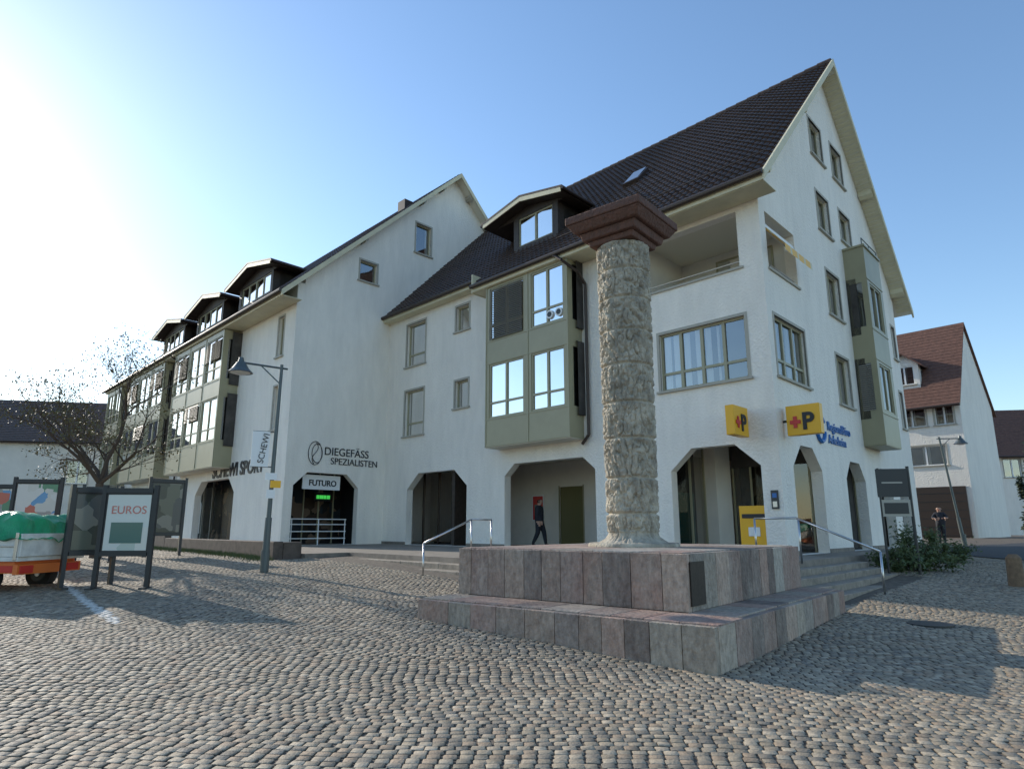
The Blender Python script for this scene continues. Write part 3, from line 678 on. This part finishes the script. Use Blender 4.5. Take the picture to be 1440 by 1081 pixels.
rd.done('kerb')
# ================================================================== STREET LAMPS
def lamp(x,y,h,armd,arml,tilt=(0,0)):
    e=empty('street_lamp');q=MB();z=g(x,y)
    tx,ty=tilt
    top=(x+tx,y+ty,z+h)
    q.tube((x,y,z-.05),(x+tx*.25,y+ty*.25,z+h*.25),.085,.075,'lampmetal',12);q.tube((x+tx*.25,y+ty*.25,z+h*.25),top,.055,.04,'lampmetal',12)
    q.tube((x,y,z),(x,y,z+.5),.1,.1,'lampmetal',12)
    ax_,ay_=armd
    tip=(top[0]+ax_*arml,top[1]+ay_*arml,top[2]-.02)
    q.path([(top[0]-ax_*.15,top[1]-ay_*.15,top[2]-.1),tip],.025,'lampmetal')
    q.path([(top[0],top[1],top[2]-.5),(top[0]+ax_*arml*.5,top[1]+ay_*arml*.5,top[2]-.07)],.015,'lampmetal')
    q.tube((tip[0],tip[1],tip[2]+.12),(tip[0],tip[1],tip[2]),.05,.08,'lampmetal',16)
    q.tube((tip[0],tip[1],tip[2]),(tip[0],tip[1],tip[2]-.16),.10,.20,'lampmetal',20)
    q.tube((tip[0],tip[1],tip[2]-.16),(tip[0],tip[1],tip[2]-.26),.20,.30,'lampmetal',20)
    q.tube((tip[0],tip[1],tip[2]-.261),(tip[0],tip[1],tip[2]-.3),.24,.12,'white',16)
    q.done('pole_and_shade',e);return e
LX,LY=-5.82,16.1
e=lamp(LX,LY,5.0,(-.93,-.36),.95,(.05,0))
q=MB();z=g(LX,LY)
def LB(a,b,z): return (LX+a*.9+b*.43,LY+a*.43-b*.9,z)
box(q,-.5,-.1,-.02,.02,z+2.45,z+3.3,'white',F=LB);q.path([LB(-.5,0,z+3.3),LB(0,0,z+3.3)],.015,'lampmetal');q.path([LB(-.5,0,z+2.45),LB(0,0,z+2.45)],.015,'lampmetal')
q.done('banner',e)
t_=text('SCHEWI','banner_text',e,(0,0,0),(1,0,0),(0,-1,0),.2,'black',.004)
xd=Vector((.9*.15,.43*.15,.985)).normalized();nn=Vector((.43,-.9,0));yd=nn.cross(xd)
o0=LB(-.22,.03,z+2.52);t_.matrix_world=Matrix(((xd[0],yd[0],nn[0],o0[0]),(xd[1],yd[1],nn[1],o0[1]),(xd[2],yd[2],nn[2],o0[2]),(0,0,0,1)))
q=MB();box(q,-.02,.22,.09,.11,z+1.95,z+2.12,'yellow',F=LB);box(q,-.15,.12,.09,.11,z+2.14,z+2.3,'white',F=LB);box(q,-.1,.1,.09,.12,z+1.7,z+1.9,'white',F=LB);q.done('small_signs',e)
lamp(20.3,30.5,4.9,(.95,.3),1.3,(-.5,0))
# ================================================================== DISPLAY CASES
def case(cx,cy,ang,wd,h,pm='poster'):
    e=empty('poster_display_case');q=MB();z=g(cx,cy);ca,sa=math.cos(ang),math.sin(ang)
    def K(a,b,z_): return (cx+a*ca-b*sa,cy+a*sa+b*ca,z+z_)
    for a in (-wd/2,wd/2):
        box(q,a-.04,a+.04,-.045,.045,-.05,h+.06,'blackmetal',F=K)
        box(q,a-.06,a+.06,-.22,.22,-.03,.02,'blackmetal',F=K)
    box(q,-wd/2+.05,wd/2-.05,-.06,.06,h-.10,h,'blackmetal',F=K);box(q,-wd/2+.05,wd/2-.05,-.06,.06,.60,.68,'blackmetal',F=K)
    box(q,-wd/2+.04,wd/2-.04,-.02,.02,.68,h-.10,'blackmetal',F=K)
    box(q,-wd/2+.08,wd/2-.08,-.026,-.021,.71,h-.13,pm,F=K);box(q,-wd/2+.08,wd/2-.08,.021,.026,.71,h-.13,pm,F=K)
    q.done('frame_and_poster',e);return e,K
e,K=case(-7.62,13.4,math.radians(5),.98,1.92)
text('EUROS','poster_text',e,K(-.33,-.03,1.42),(math.cos(.09),math.sin(.09),0),(0,-1,0),.22,'fadedred',.004)
q=MB();box(q,-.3,.3,-.032,-.027,.85,1.25,'teal',F=K);q.done('poster_picture',e)
case(-8.42,13.6,math.radians(55),.9,1.92,'posterd')
case(-12.9,18.2,math.radians(10),1.15,2.2,'poster2')
case(-11.3,18.4,math.radians(30),.8,2.0,'poster')
case(-14.9,19.4,math.radians(5),1.3,2.1,'poster2')
case(-10.6,20.6,math.radians(40),1.0,2.3,'posterd')
# ================================================================== TRUCK
TK=empty('flatbed_truck')
tx,ty=-9.05,12.5;tz=g(-9.5,12.6);ta=math.radians(176)
ca,sa=math.cos(ta),math.sin(ta)
def TP(a,b,z): return (tx+a*ca+b*sa,ty+a*sa-b*ca,tz+z)
q=MB()
box(q,0,3.2,0,1.75,.58,.66,'whitedirty',F=TP)
box(q,0,3.2,0,.04,.663,1.08,'whitedirty',F=TP);box(q,0,3.2,1.71,1.75,.663,1.08,'whitedirty',F=TP);box(q,-.04,-.002,0,1.75,.663,1.08,'whitedirty',F=TP);box(q,3.16,3.2,.045,1.705,.663,1.3,'whitedirty',F=TP)
for a in (.02,1.05,2.1,3.12): box(q,a,a+.06,-.025,-.002,.60,1.1,'steel',F=TP)
box(q,.02,3.2,-.02,-.003,.84,.87,'steel',F=TP)
q.done('bed',TK,bevel=.008)
q=MB();box(q,.12,3.2,.1,1.65,.36,.579,'orange',F=TP);box(q,.02,.11,.05,1.7,.34,.52,'orange',F=TP)
box(q,.0,.019,.1,.42,.36,.5,'red',F=TP);box(q,.0,.019,1.3,1.62,.36,.5,'red',F=TP);box(q,.14,.4,.085,.099,.38,.5,'red',F=TP)
cab=[(3.25,.35),(4.75,.35),(4.8,.95),(4.45,1.75),(3.25,1.8)]
f0=[TP(a,.05,z) for a,z in cab];f1=[TP(a,1.7,z) for a,z in cab]
q.face(f0,'orange');q.face(f1[::-1],'orange')
for k in range(5):
    k2=(k+1)%5;q.face([f0[k],f0[k2],f1[k2],f1[k]],'orange' if k!=2 else 'glass')
q.face([TP(3.4,.045,1.05),TP(4.6,.045,1.05),TP(4.4,.045,1.65),TP(3.4,.045,1.65)],'black')
q.done('chassis_and_cab',TK,bevel=.01)
q=MB()
for a in (.72,4.1):
    for b in (.08,1.45):
        q.tube(TP(a,b,.27),TP(a,b+.2,.27),.27,.27,'rubber',28);q.tube(TP(a,b-.012,.27),TP(a,b+.0,.27),.14,.16,'blackmetal',20);q.tube(TP(a,b-.03,.27),TP(a,b-.012,.27),.05,.05,'steel',12)
q.done('wheels',TK)
na_,nb_=70,40;q=MB();gr=[]
for i_ in range(na_+1):
    for j in range(nb_+1):
        u=i_/na_;v=j/nb_;a=-.09+3.2*u+.03*noise.noise(Vector((v*6,u*6,9)));b=-.07+1.89*v
        ed=min(u,1-u,v,1-v)
        fold=abs(noise.noise(Vector((u*10+v*3,v*4,1))))
        hgt=1.1+.42*min(1,ed*7)**.6*(.75+.5*noise.noise(Vector((u*3,v*2,3))))+.13*(fold-.2)
        if ed<.03: hgt=.97+.12*noise.noise(Vector((u*9,v*9,5)))
        gr.append(TP(a,b,hgt))
q.v=gr
for i_ in range(na_):
    for j in range(nb_):
        k=i_*(nb_+1)+j;q.f.append((k,k+1,k+nb_+2,k+nb_+1));q.m.append('tarp');q.c.append((1,1,1))
q.done('green_tarpaulin',TK,smooth=True)
# ================================================================== TREES
def tree(name,x,y,z0,trunk,spread,leafm,nleaf,seed,lv=5):
    random.seed(seed);e=empty(name);q=MB();tips=[]
    def grow(p,d,L,rad,lev):
        n=3;cur=p;dd=d;j=.05 if lev==0 else .17
        for k in range(n):
            dd=(dd+Vector((random.gauss(0,j),random.gauss(0,j),random.gauss(.02,.08)))).normalized()
            nx=cur+dd*L/n;r2=rad*(1-.14)
            q.tube(cur,nx,rad,r2,'bark',8 if lev<3 else 4,cap=False)
            rad=r2;cur=nx
            if lev>=2: tips.append((cur.copy(),lev))
            if lev>=1 and lev<lv and random.random()<.65:
                sd=(dd+Vector((random.gauss(0,.7),random.gauss(0,.7),random.gauss(.1,.4)))).normalized();grow(cur,sd,L*.6,rad*.5,lev+1)
        if lev<lv:
            m_=random.choice((2,3,3)) if lev>0 else 6;ph=random.uniform(0,6)
            for k in range(m_):
                an=ph+6.28*k/m_+random.gauss(0,.3);s=spread*(1.15 if lev==0 else .7)
                if lev==0 and k==0: s=.15
                sd=(dd*.8+Vector((math.cos(an)*s,math.sin(an)*s,random.gauss(.1,.2)))).normalized()
                grow(cur,sd,L*random.uniform(.55,.75)*(1.35 if lev==0 and k==0 else 1),rad*.62,lev+1)
    grow(Vector((x,y,z0-.1)),Vector((0,0,1)),trunk,.17,0)
    q.done('trunk_and_limbs',e,smooth=True)
    lf=MB()
    for k in range(nleaf):
        p,_=random.choice(tips);p=p+Vector((random.gauss(0,.08),random.gauss(0,.08),random.gauss(0,.08)))
        a=Vector((random.gauss(0,1),random.gauss(0,1),random.gauss(0,1))).normalized();b=a.orthogonal().normalized();s=random.uniform(.02,.045)
        lf.face([tuple(p-a*s),tuple(p+b*s*.6),tuple(p+a*s),tuple(p-b*s*.6)],leafm)
    lf.done('leaves',e);return e
tree('bare_plaza_tree',-12.2,20.0,g(-12.2,20),2.25,.9,'leaf',5000,11)
def bush(name,x,y,z,rx,ry,h,n,lm,seed,ls=.05):
    random.seed(seed);e=empty(name);lf=MB()
    cl=[(random.gauss(0,.45)*rx,random.gauss(0,.45)*ry,abs(random.gauss(.4,.28))*h,random.uniform(.15,.4)) for _ in range(28)]
    for k in range(n):
        c_=random.choice(cl);p=Vector((x+c_[0]+random.gauss(0,c_[3]*.5)*rx,y+c_[1]+random.gauss(0,c_[3]*.5)*ry,z+max(.02,c_[2]+random.gauss(0,c_[3]*.5)*h)))
        a=Vector((random.gauss(0,1),random.gauss(0,1),random.gauss(0,1))).normalized();b=a.orthogonal().normalized();s=ls*random.uniform(.6,1.4)
        lf.face([tuple(p-a*s),tuple(p+b*s*.5),tuple(p+a*s),tuple(p-b*s*.5)],lm)
    lf.done('leaves',e)
    st_=MB()
    for k in range(26):
        c_=random.choice(cl);st_.tube((x+c_[0]*.2,y+c_[1]*.2,z-.05),(x+c_[0],y+c_[1],z+c_[2]),.014,.005,'bark',5)
    st_.done('stems',e)
bush('shrub',10.7,18.3,g(10.7,18.3),.85,.7,.85,5000,'leafg',5)
bush('shrub',13.2,20.6,g(13.2,20.6),.7,.5,.7,2000,'leafg',6)
bush('dark_evergreen_tree',30.2,38.0,1.0,1.1,1.6,4.2,9000,'leafd',8,.13)
random.seed(3);gr_=MB()
for k in range(5200):
    s=random.uniform(11,27);rr=-9.35-abs(random.gauss(0,.28));x,y,_=P(s,rr,0);z=g(x,y)-.01
    hh=random.uniform(.04,.16);dx_=random.gauss(0,.04);dy_=random.gauss(0,.04)
    gr_.face([(x-.008,y,z),(x+.008,y,z),(x+dx_,y+dy_,z+hh)],'leafg')
gr_.done('grass')
# ================================================================== BACKGROUND HOUSES
def house(name,O,ang,L,D,ze,zr,wm,rm,z0,wins,ridge=.5,dorm=None,door=None):
    e=empty(name);ca,sa=math.cos(ang),math.sin(ang)
    def H(a,b,z): return (O[0]+a*ca-b*sa,O[1]+a*sa+b*ca,z)
    q=MB();pl=lambda a,z,d:H(a,d,z)
    wall(q,pl,[(0,z0-1),(L,z0-1),(L,ze),(0,ze)],[rect(*w_[:4]) for w_ in wins],.3,wm)
    for w_ in wins:
        win(q,pl,*w_[:4],w_[4] if len(w_)>4 else 2,None,.12,True,.3,fr='white')
    rb=D*ridge
    for a,sg in ((0,1),(L,-1)):
        f=lambda b,z,d,a=a,sg=sg:H(a+sg*d,b,z)
        wall(q,f,[(.302,z0-1),(D,z0-1),(D,ze),(rb,zr-.1),(.302,ze+(zr-ze)*.302/rb-.1)],[],.3,wm)
    q.face([H(0,D,z0-1),H(L,D,z0-1),H(L,D,ze),H(0,D,ze)],wm)
    q.done('walls_and_windows',e)
    q=MB();ov=.45;k=(zr-ze)/rb
    rows=26
    for i_ in range(rows):
        t0,t1=i_/rows,(i_+1)/rows
        b0=-ov+(rb+ov)*t0;b1=-ov+(rb+ov)*t1;za=ze-ov*k+(zr-ze+ov*k)*t0;zb=ze-ov*k+(zr-ze+ov*k)*t1
        q.hexa([H(-.3,b0,za-.1),H(L+.15,b0,za-.1),H(L+.15,b1,zb-.1),H(-.3,b1,zb-.1),H(-.3,b0,za+.05),H(L+.15,b0,za+.05),H(L+.15,b1,zb+.01),H(-.3,b1,zb+.01)],rm)
    k2=(zr-ze)/(D-rb)
    q.hexa([H(-.3,rb,zr-.1),H(L+.15,rb,zr-.1),H(L+.15,D+ov,ze-ov*k2-.1),H(-.3,D+ov,ze-ov*k2-.1),H(-.3,rb,zr+.02),H(L+.15,rb,zr+.02),H(L+.15,D+ov,ze-ov*k2+.02),H(-.3,D+ov,ze-ov*k2+.02)],rm)
    q.path([H(-.3,-ov-.06,ze-ov*k),H(L+.15,-ov-.06,ze-ov*k)],.08,'gutter')
    q.done('roof',e)
    if dorm:
        for a0,a1_,bb_ in dorm:
            q=MB();zb=ze+bb_*k;zt2=zb+1.7;be=bb_+1.7/k+.4
            pld=lambda a,z,d:H(a,bb_+d,z)
            wall(q,pld,[(a0,zb-.2),(a1_,zb-.2),(a1_,zt2),((a0+a1_)/2,zt2+.8),(a0,zt2)],[rect(a0+.3,a1_-.3,zb+.3,zt2-.1)],.15,wm)
            win(q,pld,a0+.3,a1_-.3,zb+.3,zt2-.1,2,None,.03,False,.3,fr='white')
            for a,sg in ((a0,-1),(a1_,1)):
                q.face([H(a,bb_,zb-.2),H(a,be,zt2),H(a,bb_,zt2)],wm)
                m_=(a0+a1_)/2;p_=[H(m_,bb_-.3,zt2+.85),H(a+sg*.3,bb_-.3,zt2-.15),H(a+sg*.3,be+1,zt2-.15),H(m_,be+1,zt2+.85)]
                q.hexa([(x,y,z-.12) for x,y,z in p_]+p_,rm)
            q.done('dormer',e)
    if door:
        q=MB();a0,a1_,z1=door
        box(q,a0,a1_,-.05,-.01,z0,z1,'gutter',F=H)
        for k in range(6): box(q,a0,a1_,-.06,-.05,z0+.1+k*(z1-z0)/6,z0+.13+k*(z1-z0)/6,'blackmetal',F=H)
        q.done('garage_door',e)
    return e,H
house('white_town_house',(24.9,46.5),math.radians(-48),6.0,8,10.1,15.6,'plaster','tilered',1.0,
 [(2.3,4.0,8.2,9.5),(4.5,5.6,8.2,9.5),(2.5,4.9,5.6,6.9)],.42,[(2.0,3.8,.5)],(2.8,5.7,4.2))
house('white_rear_house',(40,60),math.radians(-10),14,10,8.2,12.8,'plaster','tilered',1.0,[(1,2.4,6,7.6),(4,5.4,6,7.6)],.5)
house('grey_background_house',(-47,50),math.radians(12),22,12,8.5,12.5,'inner','tile',.8,[(16,17.6,5,6.8),(12,13.6,5,6.8),(19,20.4,5,6.8),(16,17.6,1.8,3.8),(19,20.4,1.8,3.8)],.5)
house('white_background_house',(-29.5,58),math.radians(-8),10,12,10,14.5,'inner','tile',.8,[(1.5,3,6,7.8),(5,6.5,6,7.8)],.5)
house('grey_background_house',(-75,66),math.radians(20),26,14,9.5,15,'inner','tile',.8,[(16,17.6,5,6.8),(12,13.6,5,6.8)],.5)
random.seed(5);hf=MB()
for k in range(7000):
    x=random.uniform(38,130);y=85+random.gauss(0,4);h=7.5+2.5*math.sin(x*.25)+1.6*math.sin(x*.7)
    z=random.uniform(0,1)**.6*h;a=Vector((random.gauss(0,1),random.gauss(0,1),random.gauss(0,1))).normalized();b=a.orthogonal().normalized();s=random.uniform(.3,.6);p=Vector((x,y,z))
    hf.face([tuple(p-a*s),tuple(p+b*s),tuple(p+a*s),tuple(p-b*s)],'leafd')
hf.done('distant_trees')
# ================================================================== SIGN BOARD, BOLLARD
e=empty('street_sign_board');q=MB();sx,sy=10.0,17.5;z=g(sx,sy)
q.tube((sx+.42,sy+.02,z-.05),(sx+.42,sy+.02,z+2.75),.04,.04,'blackmetal',10);q.tube((sx-.35,sy+.05,z-.05),(sx-.35,sy+.05,z+2.7),.03,.03,'blackmetal',10)
def SB(a,b,z_): return (sx+a*.97+b*.2,sy+a*.2*-1+b*.97,z_)
box(q,-.42,.34,-.05,-.02,z+1.95,z+2.68,'blackmetal',F=SB);box(q,-.36,.34,-.05,-.02,z+1.45,z+1.88,'greyframe',F=SB);box(q,-.3,.28,-.056,-.051,z+1.52,z+1.8,'blackmetal',F=SB);box(q,-.3,.2,-.056,-.051,z+2.3,z+2.34,'greyframe',F=SB)
q.done('boards_and_posts',e)
e=empty('wooden_bollard');q=MB();bx,by=11.3,15.4
bz=g(bx,by);q.tube((bx,by,bz-.05),(bx,by,bz+.62),.17,.15,'wood',14);q.tube((bx,by,bz+.62),(bx,by,bz+.7),.15,.08,'wood',14);q.done('post',e)
e=empty('manhole_cover');q=MB();mxx,myy=6.6,11.0;mz=g(mxx,myy);q.tube((mxx,myy,mz-.03),(mxx,myy,mz+.016),.33,.33,'blackmetal',30);q.done('lid',e)
# ================================================================== PEOPLE
def person(name,x,y,z,head,pose,h=1.74,top='cloth',bot='jeans'):
    J=dict(pel=(0,0,.53,.105),wst=(0,0,.61,.085),chs=(0,.005,.72,.105),nk0=(0,0,.815,.055),nk=(0,0,.845,.038),hd0=(0,.01,.875,.045),hd1=(0,.012,.925,.063),hd2=(0,.0,.965,.055),
     shl=(-.1,0,.80,.05),shr=(.1,0,.80,.05),ell=(-.125,-.01,.63,.035),elr=(.125,-.01,.63,.035),wrl=(-.13,.03,.49,.024),wrr=(.13,.03,.49,.024),
     hpl=(-.05,0,.50,.075),hpr=(.05,0,.50,.075),knl=(-.055,.015,.28,.048),knr=(.055,.015,.28,.048),anl=(-.055,-.01,.045,.032),anr=(.055,-.01,.045,.032),tol=(-.06,.085,.018,.024),tor=(.06,.085,.018,.024))
    J.update(pose)
    E=[('pel','wst'),('wst','chs'),('chs','nk0'),('nk0','nk'),('nk','hd0'),('hd0','hd1'),('hd1','hd2'),('chs','shl'),('chs','shr'),('shl','ell'),('shr','elr'),('ell','wrl'),('elr','wrr'),('pel','hpl'),('pel','hpr'),('hpl','knl'),('hpr','knr'),('knl','anl'),('knr','anr'),('anl','tol'),('anr','tor')]
    for sd in 'lr':
        wx,wy,wz,_=J['wr'+sd];sg=-1 if sd=='l' else 1
        J['pm'+sd]=(wx,wy+.008,wz-.035,.02);E.append(('wr'+sd,'pm'+sd))
        for k,(ox,oy,ln) in enumerate(((0,-.014,.032),(0,-.005,.04),(0,.005,.042),(0,.014,.036))):
            J['f%d%s'%(k,sd)]=(wx+ox,wy+oy+.01,wz-.04-ln*.55,.0055);J['g%d%s'%(k,sd)]=(wx-sg*.008,wy+oy+.013,wz-.04-ln,.0045);E+= [('pm'+sd,'f%d%s'%(k,sd)),('f%d%s'%(k,sd),'g%d%s'%(k,sd))]
        J['t'+sd]=(wx-sg*.006,wy+.036,wz-.045,.006);E.append(('pm'+sd,'t'+sd))
    ks=list(J);ca,sa=math.cos(head),math.sin(head)
    me=bpy.data.meshes.new(name);vs_=[(J[k][0]*h*ca-J[k][1]*h*sa,J[k][0]*h*sa+J[k][1]*h*ca,J[k][2]*h) for k in ks]
    me.from_pydata(vs_,[(ks.index(a),ks.index(b)) for a,b in E],[])
    o=bpy.data.objects.new(name,me);COL.objects.link(o)
    sk=o.modifiers.new('s','SKIN');sk.use_smooth_shade=True
    for k,v in zip(ks,me.skin_vertices[0].data): v.radius=(J[k][3]*h,J[k][3]*h);v.use_root=(k=='pel')
    ss=o.modifiers.new('u','SUBSURF');ss.levels=2;ss.render_levels=2
    dg=bpy.context.evaluated_depsgraph_get();me2=bpy.data.meshes.new_from_object(o.evaluated_get(dg))
    bpy.data.objects.remove(o)
    for k in (top,bot,'skin','hair','black'): me2.materials.append(M[k])
    wr=[Vector((J['wr'+s][0]*h*ca-J['wr'+s][1]*h*sa,J['wr'+s][0]*h*sa+J['wr'+s][1]*h*ca,J['wr'+s][2]*h)) for s in 'lr']
    hc=Vector(vs_[ks.index('hd1')])
    for p_ in me2.polygons:
        c_=p_.center;i_=0
        if c_.z<.06*h: i_=4
        elif c_.z<.52*h: i_=1
        for w0 in wr:
            if (c_-w0).length<.2 and c_.z<w0.z-.005: i_=2
        if c_.z>J['nk'][2]*h+.0:
            f=(c_-hc);fw=-f.x*sa+f.y*ca
            i_=2 if (fw>.02 and f.z<.05) or f.z<-.06 else 3
        p_.material_index=i_
    e=empty(name);me2.transform(Matrix.Translation((x,y,z)))
    b=bpy.data.objects.new('body',me2);COL.objects.link(b);b.parent=e
    q=MB();fc=Vector((-sa,ca,0));rt=Vector((ca,sa,0));hw=Vector((x,y,z))+hc
    q.tube(hw+fc*.1+Vector((0,0,-.0)),hw+fc*.135+Vector((0,0,-.03)),.012,.018,'skin',6)
    for s in (-1,1):
        q.tube(hw+fc*.098+rt*.035*s+Vector((0,0,.015)),hw+fc*.112+rt*.035*s+Vector((0,0,.015)),.012,.008,'black',6)
        q.tube(hw+rt*.1*s+Vector((0,0,-.03)),hw+rt*.115*s+Vector((0,0,.02)),.016,.02,'skin',6)
    q.tube(hw+fc*.1-rt*.025+Vector((0,0,-.06)),hw+fc*.1+rt*.025+Vector((0,0,-.06)),.008,.008,'red',6)
    q.done('face',e)
px_,py_,_=P(10.4,1.4,0)
person('pedestrian',px_,py_,T,math.radians(-110),dict(knl=(-.05,.09,.29,.052),anl=(-.055,.12,.05,.034),tol=(-.06,.2,.03,.024),knr=(.05,-.02,.28,.052),anr=(.055,-.13,.06,.034),tor=(.06,-.06,.018,.024),wrl=(-.12,-.05,.5,.024),wrr=(.12,.08,.52,.024),chs=(0,.005,.72,.125),wst=(0,0,.61,.115),shl=(-.11,0,.79,.06),shr=(.11,0,.79,.06)),1.9,'cloth','cloth')
person('pedestrian',20.6,32.5,g(20.6,32.5),math.radians(150),dict(ell=(-.17,.06,.68,.04),wrl=(-.12,.16,.70,.024),elr=(.17,.06,.68,.04),wrr=(.1,.16,.68,.024),chs=(0,.005,.72,.125),wst=(0,0,.61,.11)),1.8,'cloth','cloth')
# ================================================================== LIGHT, SKY, CAMERA
AZ,EL=math.radians(-49.5),math.radians(22.5)
sd=Vector((math.sin(AZ)*math.cos(EL),math.cos(AZ)*math.cos(EL),math.sin(EL)))
L_=bpy.data.lights.new('sun','SUN');L_.energy=5.0;L_.angle=math.radians(.5);L_.color=(1,.92,.80)
lo=bpy.data.objects.new('sun',L_);COL.objects.link(lo);lo.rotation_euler=sd.to_track_quat('Z','Y').to_euler()
wd=bpy.data.worlds.new('World');scene.world=wd;wd.use_nodes=True;nt=wd.node_tree
bg=nt.nodes['Background'];sk=nt.nodes.new('ShaderNodeTexSky');sk.sky_type='NISHITA';sk.sun_disc=False;sk.sun_elevation=EL;sk.sun_rotation=AZ
sk.air_density=1.15;sk.dust_density=.3;sk.ozone_density=2.8
hs_=nt.nodes.new('ShaderNodeHueSaturation');hs_.inputs['Saturation'].default_value=1.04;hs_.inputs['Value'].default_value=1.55
nt.links.new(sk.outputs[0],hs_.inputs['Color']);nt.links.new(hs_.outputs[0],bg.inputs[0]);bg.inputs[1].default_value=.15
cam=bpy.data.cameras.new('cam');cam.lens=930/1440*36;cam.sensor_width=36;cam.clip_end=6000
co=bpy.data.objects.new('cam',cam);COL.objects.link(co);co.location=(0,0,1.6);co.rotation_euler=(math.radians(90)+math.atan(201.5/930),0,0)
scene.camera=co
scene.view_settings.view_transform='Standard';scene.view_settings.look='None';scene.view_settings.exposure=0
